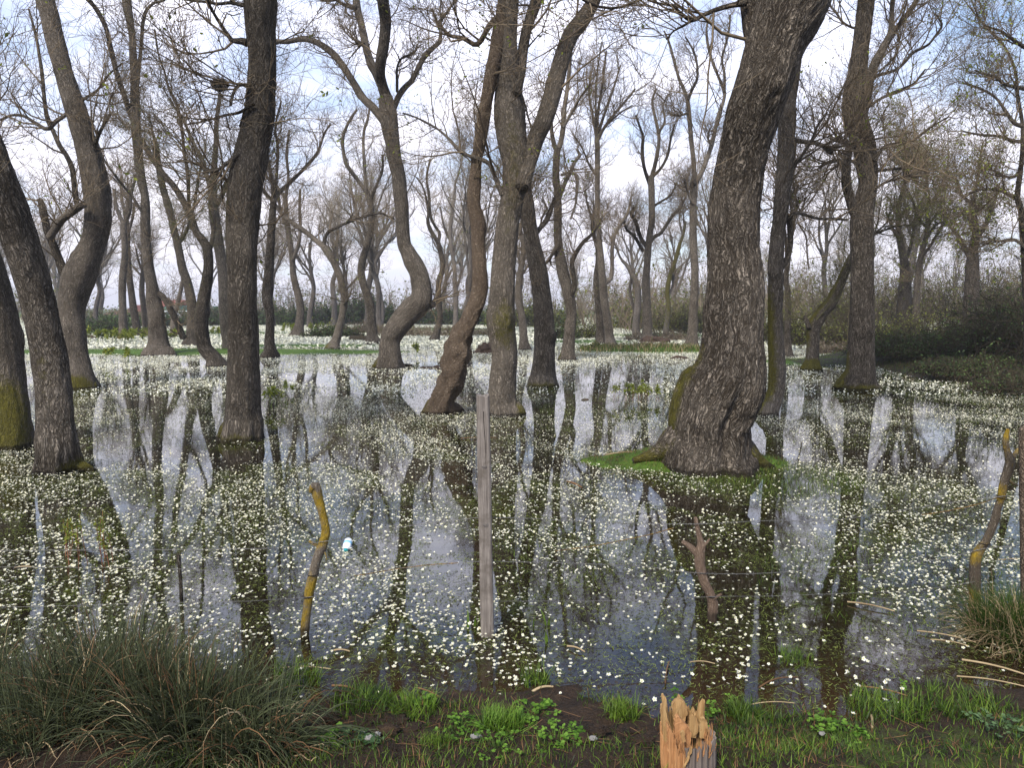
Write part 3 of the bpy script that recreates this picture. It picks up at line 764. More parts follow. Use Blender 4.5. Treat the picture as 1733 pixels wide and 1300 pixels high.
tree('slim tree with a split hollow along its lower trunk, left of the kneed tree',
     '632,581,26 630,570,20 629,552,17 628,535,16 626,515,15 622,500,15 617,487,13 613,473,13 611,458,13 613,442,13 618,425,12 624,405,11 628,380,11 628,355,11 624,335,9 618,320,8',
     ['620,325,8 608,308,7 596,292,7 586,277,7 581,255,6 580,235,6 586,215,5 596,197,5 604,185,3', '620,322,6 618,300,6 617,277,6 615,250,5 616,222,5 622,203,5 625,185,4', '628,352,6 630,332,6 638,312,5 645,295,5 648,280,4 648,262,3'],
     seed=27, flare=0.25, top=0, kt=9, k1=10, L1=1.8, grooves=[(0.4, 3.0, FRONT, 0.28, 0.45)])
tree('small crooked tree with a zigzag stem right of the kneed tree',
     '735,577,18 739,565,12 743,550,10 745,535,10 743,515,10 742,488,10 744,472,10 748,460,9 749,445,9 746,428,9 742,412,8 735,400,7 728,388,7 724,375,6 725,362,5',
     ['742,408,6 744,395,6 738,385,5 730,370,5 727,350,5 726,330,5 722,300,4 728,270,4', '725,365,4 722,340,4 715,315,3 705,300,3'], seed=28, flare=0.3, top=0, kt=8, k1=12, L1=2.0, sc=1.2)
tree('faint slim tree in the wood behind the burr-covered trunk',
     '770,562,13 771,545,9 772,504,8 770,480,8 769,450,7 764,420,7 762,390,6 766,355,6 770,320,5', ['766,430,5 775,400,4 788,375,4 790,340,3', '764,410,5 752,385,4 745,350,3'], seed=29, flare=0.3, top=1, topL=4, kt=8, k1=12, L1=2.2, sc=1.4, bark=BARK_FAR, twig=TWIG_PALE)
tree('thin grey trunk seen in the gap between the lichened and smooth trunks',
     '887,592,22 886,575,15 884,541,13 880,520,12 877,500,13 879,470,11 884,440,10 886,415,9 880,390,8', ['880,395,6 885,360,5 895,330,5 900,290,4', '880,470,5 890,455,4 896,445,4'], seed=30, flare=0.25, top=2, topL=4, kt=8, k1=8)
tree('tall pinkish trunk with an old branch scar, first tree right of the smooth grey trunk',
     '960,610,34 961,598,25 963,575,21 965,550,19 967,531,18 964,510,19 960,490,19 956,473,20 952,458,20 949,440,19 946,422,15 944,400,14 944,375,14 944,350,14 943,320,13 941,308,13 941,285,12 942,265,12 943,250,11',
     ['942,258,8 937,240,8 934,225,7 932,200,6 928,175,5 925,140,4', '944,255,10 949,240,9 953,215,9 955,185,8 960,150,7 963,123,7 965,100,6 966,70,5', '945,340,7 951,323,7 958,305,7 966,290,7 972,275,6 981,262,6 975,252,3', '966,500,10 972,485,9 970,462,8 968,444,8 975,428,8 986,411,7 998,400,6 1008,388,5 1020,365,4',
      '946,412,6 935,430,6 925,444,5 915,452,4', '950,296,5 962,292,4 972,294,5 977,300,6 976,325,5 974,345,4 966,370,4', '953,215,5 968,190,5 982,165,4 1000,140,4'],
     seed=31, flare=0.2, top=0, kt=8, k1=10, L1=1.8, moss=[(-0.2, 0.3, LEFT, 0.8, 0.8)])
tree('left slim trunk of the close pair standing behind a low green clump',
     '1017,582,22 1016,570,15 1015,550,13 1014,531,12 1011,505,11 1009,484,11 1010,460,10 1013,440,10 1012,415,9', ['1012,420,7 1005,397,7 1006,370,6 1010,345,6'], seed=32, flare=0.3, top=1, topL=3, kt=6, k1=8)
tree('right trunk of the close pair, topped by a fine fan of upright branches',
     '1034,588,26 1032,575,17 1029,555,15 1026,531,14 1022,505,14 1020,476,14 1018,455,13 1017,440,12 1015,415,10 1013,390,9 1011,369,9 1011,340,9 1011,308,9 1011,275,9 1011,246,9 1010,232,8',
     ['1022,480,9 1034,470,8 1036,445,7 1036,420,7 1040,400,6 1044,390,6 1054,374,5 1062,361,5 1068,335,4', '1010,236,6 1004,200,5 997,160,4 1000,120,3', '1010,234,6 1022,195,5 1038,150,4 1050,110,3', '1010,236,6 1030,205,5 1055,175,4 1075,150,3', '1010,236,5 1012,190,5 1020,140,4 1026,85,3', '1011,300,4 998,280,4 985,250,3 972,230,3',
      '1011,240,5 1024,215,4 1048,192,3 1070,178,2.5', '1010,236,5 1008,180,4 1010,130,3 1018,70,2'],
     seed=33, flare=0.3, top=0, kt=4, k1=9, L1=2.2, up=0.26, k2=6)
tree('gnarled bushy-topped tree with curling arms, in the centre right distance',
     '1097,580,30 1096,570,19 1095,555,16 1095,531,15 1094,505,14 1093,477,14 1095,450,12 1097,422,12 1100,395,11 1103,375,11 1103,340,11 1102,308,11 1101,298,10',
     ['1101,308,8 1107,285,7 1112,262,7 1115,240,6 1114,222,6 1108,195,5 1104,172,4 1110,150,3', '1100,312,7 1092,290,6 1088,270,6 1087,250,6 1088,231,5 1082,212,4 1076,195,4', '1114,225,5 1125,205,4 1122,180,3 1130,160,3', '1103,300,6 1118,285,5 1130,262,5 1135,235,4 1142,210,3',
      '1097,415,7 1108,400,7 1118,395,6 1128,380,6 1138,365,6 1150,352,5 1160,335,4', '1096,420,8 1086,405,7 1080,390,7 1076,375,6 1068,362,6 1074,350,5', '1088,425,6 1080,410,6 1072,398,5 1060,388,4 1055,370,4', '1104,350,5 1120,340,4 1135,330,4 1145,310,3'],
     seed=34, flare=0.3, top=0, kt=10, k1=10, L1=1.8, k2=6, moss=[(0, 0.4, LEFT, 1, 0.3)], up=0.22)
tree('second older trunk leaning close beside the gnarled bushy tree',
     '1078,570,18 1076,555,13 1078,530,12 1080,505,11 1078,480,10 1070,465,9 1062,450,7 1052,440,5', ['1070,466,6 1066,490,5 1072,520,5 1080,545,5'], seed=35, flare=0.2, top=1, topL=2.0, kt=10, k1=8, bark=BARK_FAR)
tree('tall clean trunk forking into a high open vase, just left of the massive leaning trunk',
     '1170,590,32 1171,580,22 1172,562,17 1173,531,15 1175,495,14 1176,458,13 1174,420,13 1173,386,12 1173,350,12 1174,325,13 1174,308,12',
     ['1174,312,9 1175,290,8 1173,265,8 1170,240,8 1168,215,8 1166,192,8 1164,172,7 1158,152,6 1150,135,6 1145,118,5 1138,92,5 1131,68,4 1124,52,3', '1164,168,6 1172,150,5 1180,132,5 1180,112,4 1176,92,4 1168,75,3 1160,62,3',
      '1176,312,9 1186,295,8 1195,272,8 1204,246,8 1210,220,7 1217,192,7 1224,172,6 1226,154,6 1216,130,5 1206,105,5 1198,75,5 1196,45,4 1204,25,3', '1226,155,5 1226,125,5 1222,100,4 1228,75,4 1234,50,3 1236,25,3',
      '1165,190,4 1152,195,4 1143,195,3', '1204,246,4 1198,235,4 1200,220,3', '1173,345,5 1164,325,4 1158,300,3'],
     seed=36, flare=0.3, top=0, kt=4, k1=11, L1=1.6, roots=['1166,580,8 1158,586,6 1148,589,3'], t_lo=0.6)
tree('yellow lichened slim tree before the brushwood, centre right',
     '1128,571,15 1127,560,10 1129,545,9 1131,531,9 1131,510,8 1129,495,8 1133,470,8 1140,450,7 1146,430,7 1151,412,6 1156,397,5 1160,375,5', ['1131,500,5 1138,485,4 1140,465,4', '1156,397,4 1150,375,3 1152,350,3'], seed=37, flare=0.2, top=1, topL=2.5, kt=14, k1=10, moss=[(-0.2, 8, FRONT, 3, 0.6)], bark=BARK_FAR)
tree('short tree leaning hard right from a mossy foot, beside the stout mossy-footed trunk',
     '1373,627,38 1374,612,25 1375,596,21 1376,575,22 1376,555,23 1384,540,22 1395,525,20 1406,512,20 1414,497,18 1422,480,16 1430,460,14 1438,442,13 1446,425,11 1452,405,9',
     ['1370,556,9 1366,545,8 1362,535,6', '1420,490,5 1432,470,4 1440,450,4 1450,420,3'], seed=38, flare=0.2, fh=0.25, top=1, topL=1.5, moss=[(-0.2, 0.35, FRONT, 2.5, 0.95), (0.3, 3.5, LEFT, 1.0, 0.8)], kt=14, k1=6, leaf=70, twig=TWIG_MOSSY)
tree('thin trunk at the brushwood edge between the slim olive trunk and the leaning one',
     '1333,604,18 1333,590,13 1332,565,11 1334,530,10 1333,495,10 1330,470,9 1334,440,8 1336,400,8', ['1336,410,5 1344,380,4 1350,340,4', '1369,455,3 1366,430,3 1364,400,3 1352,380,3'], seed=39, flare=0.3, top=2, topL=3.5, kt=10, k1=8, leaf=60, leafmat=LEAF_OLIVE)
# --- far left
tree('left trunk of three slim trees before the low white buildings',
     '210,575,24 209,562,15 208,540,13 208,523,12 207,495,12 208,464,12 211,440,11 211,419,10 210,395,10 209,378,9', ['210,382,7 203,366,6 197,350,6 193,320,5', '210,382,7 215,370,6 220,357,6 222,330,5 230,300,4'], seed=40, flare=0.25, top=0, kt=10, k1=12, L1=1.8, moss=[(-0.2, 0.4, FRONT, 3, 0.9)], sc=1.2)
tree('middle trunk of three slim trees before the low white buildings',
     '233,569,20 232,560,14 229,540,12 226,523,12 223,500,11 219,471,11 217,445,10 215,419,10 216,390,8 212,360,8', ['216,395,5 224,370,5 228,340,4', '212,362,5 206,335,5 205,300,4'], seed=41, flare=0.25, top=1, topL=3, kt=10, k1=10, sc=1.2)
tree('right trunk of three slim trees, nearest the red fronted house',
     '246,568,15 246,558,10 244,530,10 242,510,9 240,495,9 241,470,8 243,450,7 240,430,6', ['241,460,4 234,440,4 230,420,3', '242,455,4 250,435,4 256,415,3'], seed=42, flare=0.25, top=0, kt=8, k1=12, leaf=50, sc=1.2)
tree('stubby far trunk in front of the green roofed house',
     '294,569,14 294,560,11 294,544,10 297,525,8 303,505,7 308,480,6 312,450,5', ['297,528,5 290,515,5 284,505,4'], seed=43, flare=0.3, top=1, topL=3, kt=6, k1=10, sc=1.2)
tree('dark tree arching over the right edge with fresh green leaves',
     '1748,640,30 1745,600,22 1742,540,18 1738,480,14 1734,420,12 1731,385,11 1728,355,10 1722,335,9 1724,310,9 1727,290,8 1730,260,7',
     ['1722,338,7 1706,328,6 1690,322,5 1670,320,4 1655,322,4 1640,326,3', '1728,292,6 1712,300,5 1695,296,4 1680,288,4 1660,285,3', '1735,150,7 1715,146,6 1700,142,5 1685,130,5 1665,125,4 1650,118,3', '1740,215,9 1720,210,7 1710,200,6 1700,185,5 1685,165,4 1660,150,4 1630,140,3', '1735,80,7 1722,72,6 1705,60,5 1690,50,4 1665,45,3', '1745,240,7 1715,238,6 1690,230,5 1660,228,4 1630,222,3', '1738,420,6 1715,405,5 1690,408,4 1665,400,3'],
     seed=44, Y=17.0, top=2, topL=4, flare=0.2, kt=12, k1=9, bark=BARK_DARK, leaf=900, leafmat=LEAF_SPRING, L1=1.3, limb_y=0.15)
tree('dark many-stemmed tree standing in the brushwood right of the stout mossy-footed trunk',
     '1643,560,34 1643,535,26 1644,500,24 1645,470,22 1646,442,20 1647,420,16 1652,395,12 1648,370,11 1645,350,10 1645,338,8',
     ['1646,430,10 1656,400,9 1668,380,8 1680,350,6 1690,320,4', '1645,345,6 1636,338,6 1628,330,5 1622,315,5 1618,300,4', '1646,345,6 1650,325,5 1655,300,5 1658,270,4 1664,240,3', '1644,440,10 1630,415,8 1618,395,6 1600,370,5 1590,340,4', '1645,390,6 1640,360,5 1660,345,4'],
     seed=45, Y=30.0, top=0, flare=0.1, kt=14, k1=12, bark=BARK_DARK, leaf=900, leafmat=LEAF_OLIVE, L1=1.8, leafsize=0.08)
tree('dark leaning stem with arched olive boughs in the right-hand brushwood',
     '1551,560,18 1550,530,13 1551,504,11 1553,470,10 1556,445,9 1562,420,9 1568,400,8 1570,380,7 1568,350,6', ['1556,440,6 1575,415,5 1590,390,5 1606,365,4', '1568,385,5 1552,365,4 1545,340,4 1535,320,3', '1569,400,5 1585,380,4 1600,375,4 1620,380,3'], seed=46, Y=32.0, top=1, topL=3, kt=14, k1=12, bark=BARK_DARK, leaf=900, leafmat=LEAF_OLIVE, L1=1.8, leafsize=0.08)
tree('ivy clad dark trunk at the front of the right-hand brushwood',
     '1530,560,30 1530,530,24 1531,500,22 1532,470,18 1530,440,14 1524,410,11 1520,380,9 1522,340,8', ['1530,450,8 1540,420,6 1546,390,5 1552,350,4', '1524,410,6 1510,385,5 1500,360,4'], seed=47, Y=34.0, top=2, topL=3, kt=14, k1=10, bark=BARK_DARK, leaf=700, leafmat=LEAF_OLIVE, leafsize=0.08)

# --- the far line of trees: six grown kinds, copied
FAR_KIND = ['slim bare tree in the far line of trees beyond the flower carpet', 'forked bare tree in the far line of trees beyond the flower carpet']
def far_tree(seed, H):
    r = np.random.default_rng(seed)
    root = empty('far_tree', (0, 0, 0), FAR_KIND[seed % 2], 'tree', 'far line of bare trees')
    n = 7; z = np.linspace(-0.3, H * 0.55, n)
    x = np.cumsum(r.normal(size=n) * 0.28) * np.linspace(0, 1, n) ** 0.5; y = np.cumsum(r.normal(size=n) * 0.2)
    P = np.stack([x - x[0], y - y[0], z], 1); rd = np.linspace(0.30, 0.13, n) * (0.7 + 0.5 * r.random()); rd[0] *= 1.4
    g = Geo(); tP, tR = limb_mesh(g, P, rd, 9, 0.3, seed, 0.25, 0.5)
    a, b, _ = resample(tP, tR, 12)
    M, MR = spawn(a[None], b[None], 6 + seed % 3, 0.45, 1, H * 0.42, 0.5, 0.22, 8, 0.17, 0.62, 0.012, 0.2, r)
    for i in range(len(M)): limb_mesh(g, M[i], MR[i], 6, 0.4, seed + i)
    M2, MR2 = spawn(M, MR, 3, 0.2, .9, H * 0.24, 0.55, 0.22, 8, 0.18, 0.65, 0.01, 0.2, r)
    tubes(g, M2, MR2, 4)
    g.obj('trunk', BARK_FAR, root, attrs=True)
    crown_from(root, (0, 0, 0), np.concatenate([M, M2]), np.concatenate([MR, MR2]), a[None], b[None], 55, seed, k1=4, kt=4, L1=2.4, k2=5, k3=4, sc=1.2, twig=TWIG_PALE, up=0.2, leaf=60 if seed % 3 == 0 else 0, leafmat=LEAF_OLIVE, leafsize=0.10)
    return root
protos = [far_tree(200 + i, 13.0 + 2.5 * (i % 3)) for i in range(10)]
r = np.random.default_rng(77)
used_p = set(); nf = 0
spots = []
for i in range(4000):
    Yf = 50 + 58 * r.random() ** 0.8
    Xf = (r.random() * 2 - 1) * Yf * 0.82
    ax = Xf / Yf * F_PX + CX
    if all((Xf - a) ** 2 + (Yf - b) ** 2 > (3.2 + 0.02 * Yf) ** 2 for a, b in spots):
        spots.append((Xf, Yf))
    if len(spots) >= 50: break
for k, (Xf, Yf) in enumerate(spots):
    pr = protos[k % 10]
    o = pr if (k < 10) else copy_tree(pr)
    o.location = (Xf, Yf, max(0, float(ground_z(np.array([Xf]), np.array([Yf]), False)[0])) - 0.05)
    o.rotation_euler = (0, 0, r.random() * 6.28)
    s = 0.75 + 0.45 * r.random(); o.scale = (s, s, s * (0.9 + 0.2 * r.random()))
    side = 'left' if Xf < -12 else 'right' if Xf > 16 else 'middle'
    o['label'] = FAR_KIND[(200 + k % 10) % 2]
# ------------------------------------------------------------------ water crowfoot in flower
def view_cells(n, y0, y1, seed, margin=1.12, power=2.0):
    """random ground points inside the part of the pond the place shows, even per square metre"""
    r = np.random.default_rng(seed)
    y = (y0 ** power + (y1 ** power - y0 ** power) * r.random(n)) ** (1 / power)
    x = (r.random(n) * 2 - 1) * (y * 0.705 * margin + 0.9)
    return x, y
TREE_BASES = []
for o in list(scene.objects):
    if o.get('category') == 'tree':
        TREE_BASES.append((o.location.x, o.location.y))
def patch(x, y, seed=1, f=1.0):
    return 0.5 + 0.5 * np.clip(1.25 * wavy(np.stack([x, y * 0.8, 0 * x], -1), seed, 2.1 * f, 8) + 0.6 * wavy(np.stack([x, y, 0 * x], -1), seed + 3, 7.5 * f, 8), -1, 1)
def flower_density(x, y):
    p = patch(x, y, 31)
    d = 0.07 + 1.35 * p ** 1.7
    d *= (sstep(3.0, 3.9, y + 0.25 * np.sin(x * 2.2)) * 0.93 + 0.07) * (1 + 0.9 * np.exp(-((y - 4.5) / 1.3) ** 2))
    # weedy open lane between the smooth trunk and the islet, thinner flowers
    lane = np.exp(-(((x - 1.5 - (y - 10) * 0.12) / 1.5) ** 2 + ((y - 13.0) / 4.2) ** 2))
    d *= 1 - 0.75 * lane
    lane2 = np.exp(-(((x - 2.6) / 0.85) ** 2 + ((y - 7.35) / 1.0) ** 2)); d *= 1 - 0.88 * lane2
    lane3 = np.exp(-(((x + 2.5) / 0.8) ** 2 + ((y - 4.6) / 0.6) ** 2)); d *= 1 - 0.6 * lane3
    lane4 = np.exp(-(((x + 5.2) / 2.6) ** 2 + ((y - 12.0) / 3.2) ** 2)); d *= 1 - 0.62 * lane4
    lane5 = np.exp(-(((x - 5.5) / 2.2) ** 2 + ((y - 9.5) / 2.6) ** 2)); d *= 1 - 0.30 * lane5
    d *= np.where(ground_z(x, y, True) > -0.004, np.where(y > 60, 1.0, 0.04), 1.0)
    return d
def petal_template():
    v, p, pm = [], [], []
    for k in range(5):
        a = k * 2 * math.pi / 5
        ca, sa = math.cos(a), math.sin(a)
        for (rr, w, z) in ((0.10, 0.0, 0.0), (0.62, 0.40, 0.10), (1.0, 0.22, 0.16), (1.0, -0.22, 0.16), (0.62, -0.40, 0.10)):
            v.append((rr * ca - w * sa, rr * sa + w * ca, z))
        p.append([5 * k + i for i in range(5)])
    return np.array(v), np.array(p)
PV, PP = petal_template()
a6 = np.linspace(0, 2 * math.pi, 5, endpoint=False)
CV = np.stack([0.24 * np.cos(a6), 0.24 * np.sin(a6), np.full(5, 0.10)], 1); CP = np.array([[0, 1, 2, 3, 4]])
SV = np.array([[-.05, 0, 0], [.05, 0, 0], [.04, 0.15, -2.2], [-.04, 0.15, -2.2]]); SP = np.array([[0, 1, 2, 3]])
# near flowers, every petal
x, y = view_cells(112000, 3.0, 14.5, 41)
keep = np.random.default_rng(1).random(len(x)) < flower_density(x, y)
x, y = x[keep], y[keep]
rr_ = np.random.default_rng(2)
# flowers sit in little clusters
ncl = len(x)
x = np.concatenate([x, x[: ncl // 2] + rr_.normal(size=ncl // 2) * 0.035]); y = np.concatenate([y, y[: ncl // 2] + rr_.normal(size=ncl // 2) * 0.035])
z = 0.006 + 0.035 * rr_.random(len(x)) ** 1.4
pos = np.stack([x, y, z], 1); N = len(x)
sc = 0.0056 + 0.0052 * rr_.random(N) ** 1.3
yaw = rr_.random(N) * 6.28; tl = np.abs(rr_.normal(size=N)) * 0.45; td = rr_.random(N) * 6.28
cup = 0.5 + 2.4 * rr_.random(N)
# the 300 that show largest: individuals
inview = (np.abs(x) < y * 0.66) & (y > 3.05)
order = np.argsort(np.where(inview, y - sc * 25, 1e9))
solo = order[:300]
fl_mesh = None
for k, i in enumerate(solo):
    if k < 8:
        g = Geo()
        q = PV * np.array([1, 1, (0.5, 1.2, 1.8, 2.6)[k % 4]])
        q = q * (1 + 0.12 * np.random.default_rng(k).normal(size=q.shape))
        g.add(q, PP, 0); g.add(CV, CP, 1); g.add(SV, SP, 2)
        o = g.obj('water_flower', [PETAL, STAMEN, WEED], None, (0, 0, 0), smooth=False)
        tag(o, 'small white five-petalled flower on a short stem in the open water beside the muddy bank', 'flower', 'white flowers standing in the water along the near bank')
        if k == 0: fl_first = []
        fl_first.append(o)
    else:
        o = fl_first[k % 8].copy(); COL.objects.link(o)
    o.location = pos[i]; o.rotation_euler = (tl[i] * math.cos(td[i]), tl[i] * math.sin(td[i]), yaw[i]); o.scale = (sc[i] * 1.12,) * 3
rest = np.ones(N, bool); rest[solo] = False
g = Geo()
s3 = np.stack([sc, sc, sc * cup], 1)
scatter(g, PV, PP, pos[rest], yaw[rest], s3[rest], tl[rest], td[rest], 0)
scatter(g, CV, CP, pos[rest], yaw[rest], sc[rest], tl[rest], td[rest], 1)
nr = rest & (y < 8)
scatter(g, SV, SP, pos[nr], yaw[nr], sc[nr], tl[nr], td[nr], 2)
# middle distance
H6 = np.linspace(0, 2 * math.pi, 5, endpoint=False)
HV = np.stack([np.cos(H6), np.sin(H6), 0.25 * np.cos(H6 * 2)], 1); HP = np.array([[0, 1, 2, 3, 4]])
x, y = view_cells(170000, 14.5, 32, 43)
d = flower_density(x, y); d = np.minimum(1, d * (0.7 + 0.5 * sstep(14, 28, y)))
k_ = rr_.random(len(x)) < d; x, y = x[k_], y[k_]; N = len(x)
scatter(g, HV, HP, np.stack([x, y, 0.008 + 0.045 * rr_.random(N)], 1), rr_.random(N) * 6.28, 0.012 + 0.009 * rr_.random(N), rr_.random(N) * 1.1, rr_.random(N) * 6.28, 0)
o = tag(g.obj('flower_carpet', [PETAL, STAMEN, WEED], smooth=False), kind='stuff', label='white water flowers scattered over the pond', cat='water flowers')
g = Geo()
x, y = view_cells(360000, 32, 108, 44)
d = np.minimum(1, flower_density(x, y) * 0.6 + 0.55)
isl = np.zeros(len(x))
for (cx, cy, rx, ry, h, gg) in ISLES:
    isl = np.maximum(isl, (((x - cx) / rx) ** 2 + ((y - cy) / ry) ** 2 < 0.8) * 0.80)
k_ = rr_.random(len(x)) < d * (1 - isl); x, y = x[k_], y[k_]; N = len(x)
zz = np.maximum(0, ground_z(x, y, False)) + 0.02 + 0.07 * rr_.random(N)
scatter(g, HV, HP, np.stack([x, y, zz], 1), rr_.random(N) * 6.28, 0.030 + 0.034 * rr_.random(N), rr_.random(N) * 1.3, rr_.random(N) * 6.28, 0)
tag(g.obj('far_flower_carpet', [PETAL_FAR], smooth=False), kind='stuff', label='dense cream carpet of flowers in the far shallows', cat='water flowers')

# ------------------------------------------------------------------ floating and submerged weed threads
def weed_mesh(n, y0, y1, seed, size, dens=0.6):
    r = np.random.default_rng(seed)
    x, y = view_cells(n, y0, y1, seed)
    p = patch(x, y, 31) * 0.55 + patch(x, y, 57, 1.6) * 0.45
    k = (r.random(n) < np.clip(p * 1.6 - 0.15, 0, 1) * (0.35 + 0.65 * sstep(3.1, 3.9, y))) & (ground_z(x, y, True) < 0.0)
    x, y = x[k], y[k]; N = len(x)
    g = Geo()
    T1 = np.array([[-.03, 0, 0], [.03, 0, 0], [.10, .35, .06], [.02, .38, .08], [.0, .75, .02], [-.04, .72, .03]])
    Pq = np.array([[0, 1, 2, 3], [3, 2, 4, 5]])
    scatter(g, T1, Pq, np.stack([x, y, 0.002 + 0.008 * r.random(N)], 1), r.random(N) * 6.28, size * (0.4 + r.random(N)), (r.random(N) - 0.5) * 0.9, r.random(N) * 6.28)
    T2 = np.array([[0, 0, 0], [.3, .5, .1], [0, .42, .0], [-.35, .6, .12], [-.1, .2, 0.02]])
    h = N // 3
    scatter(g, T2, np.array([[0, 1, 2, 3, 4]]), np.stack([x[:h], y[:h], 0.003 + 0.006 * r.random(h)], 1), r.random(h) * 6.28, size * 0.45 * (0.4 + r.random(h)), (r.random(h) - 0.5) * 0.8, r.random(h) * 6.28)
    return g
g = weed_mesh(215000, 3.05, 9.0, 61, 0.030)
g2 = weed_mesh(150000, 9.0, 22.0, 62, 0.050)
for (v, (p, m_), b, mo) in zip(g2.v, g2.p, g2.bc, g2.moss): g.v.append(v); g.p.append((p + g.n, m_)); g.bc.append(b); g.moss.append(mo)
g.n += g2.n
tag(g.obj('pondweed', WEED, smooth=False), kind='stuff', label='thread-like green weed matting the water surface', cat='pondweed')
g = weed_mesh(60000, 22.0, 60.0, 63, 0.10)
tag(g.obj('far_pondweed', WEED, smooth=False), kind='stuff', label='green weed between the flowers farther out', cat='pondweed')

# ------------------------------------------------------------------ grass
bt = np.linspace(0, 1, 5)
BV = np.stack([np.stack([-0.5 * (1 - bt ** 1.5) * 0.055 - 0.002, 0.42 * bt ** 2, bt * (1 - 0.22 * bt ** 2)], 1), np.stack([0.5 * (1 - bt ** 1.5) * 0.055 + 0.002, 0.42 * bt ** 2, bt * (1 - 0.22 * bt ** 2)], 1)], 1).reshape(-1, 3)
BP = strip_polys(5)
def grass(name, mats, x, y, h, seed, kind='stuff', label=None, cat='grass', z=None, lean=0.4, width=1.0, parent=None, origin=(0, 0, 0)):
    r = np.random.default_rng(seed)
    N = len(x)
    zz = ground_z(x, y, True) - 0.01 if z is None else z
    zz = np.maximum(zz, -0.03)
    s = h * (0.5 + 0.8 * r.random(N))
    g = Geo()
    nm = len(mats)
    mi = r.integers(0, nm, N)
    for k in range(nm):
        q = mi == k
        scatter(g, BV, BP, np.stack([x, y, zz], 1)[q], r.random(q.sum()) * 6.28, np.stack([np.full(q.sum(), h * width), s[q], s[q]], 1), np.abs(r.normal(size=q.sum())) * lean, r.random(q.sum()) * 6.28, k)
    o = g.obj(name, mats, parent, origin, smooth=False)
    if parent is None and kind: tag(o, label, cat, None, kind)
    return o
r = np.random.default_rng(90)
# near bank turf, sparse on the mud in the middle, closed at the lower right
n = 75000
x = (r.random(n) * 2 - 1) * 3.0; y = 2.1 + 1.25 * r.random(n)
dn = patch(x, y, 71, 2.2)
d = np.where(x > 0.75, sstep(3.02, 2.86, y + 0.1 * np.sin(x * 4)) * (0.03 + 1.0 * dn ** 2.1), 0)
d = np.maximum(d, sstep(0.40, 0.75, dn) * 0.55 * (x > -1.4) * sstep(3.2, 3.0, y))
d = np.maximum(d, 0.6 * sstep(2.9, 2.6, y) * (x > -1.2) * (0.4 + 0.6 * dn))
edge_b = np.exp(-((y - shore_y(x) + 0.02) / 0.055) ** 2) * sstep(0.45, 0.7, patch(x, y, 73, 2.5)); d = np.maximum(d, edge_b * 0.9)
k_ = r.random(n) < d
grass('bank_grass', [GRASS, GRASS, GRASS_DARK, GRASS, GRASS_DARK, GRASS_DARK, RUST_LEAF], x[k_], y[k_], 0.058, 91, label='short fresh grass on the near bank', width=1.1)
# turf on islets
def isle_grass(n, cx, cy, rx, ry, h, seed, mats, lab, name='islet_grass', lim=1.05):
    rr = np.random.default_rng(seed)
    a = rr.random(n) * 6.28; q = np.sqrt(rr.random(n)) * lim
    x = cx + rx * q * np.cos(a); y = cy + ry * q * np.sin(a)
    k = rr.random(n) < 0.25 + 0.75 * patch(x, y, seed, 1.2)
    grass(name, mats, x[k], y[k], h, seed, label=lab)
isle_grass(11000, 2.0, 8.3, 1.3, 0.62, 0.055, 92, [GRASS, GRASS_DARK, RUST_LEAF], 'mossy turf round the foot of the massive leaning trunk')
isle_grass(12000, 2.55, 7.5, 1.0, 0.75, 0.075, 93, [GRASS, GRASS_DARK, WEED], 'green grass standing in the water before the massive trunk', 'flooded_grass')
isle_grass(9000, -13.5, 29.8, 9.0, 1.7, 0.10, 94, [GRASS], 'bright green turf strip on the left')
isle_grass(6000, 5.9, 30.4, 3.1, 1.3, 0.28, 95, [GRASS, GRASS_DARK, STRAW], 'low green and straw clump in the middle distance')
isle_grass(9000, 12.6, 24.0, 4.2, 1.9, 0.10, 96, [GRASS], 'bright green turf by the stout mossy-footed trunk')
isle_grass(16000, 12.6, 19.0, 2.9, 5.5, 0.12, 89, [GRASS_DARK, GRASS, RUST_LEAF], 'rough grass on the right-hand bank', 'bank_turf')
isle_grass(11000, 1.7, 13.5, 1.7, 3.6, 0.07, 97, [GRASS, WEED], 'green weed and grass showing in the open lane', 'flooded_grass')
isle_grass(1400, 0.35, 5.3, 0.5, 0.8, 0.07, 98, [GRASS_DARK, GRASS], 'grass in the water right of the square post', 'flooded_grass')
isle_grass(2600, 2.6, 4.6, 1.0, 0.9, 0.08, 99, [GRASS_DARK, GRASS], 'thin grass in the water around the forked stake', 'flooded_grass')

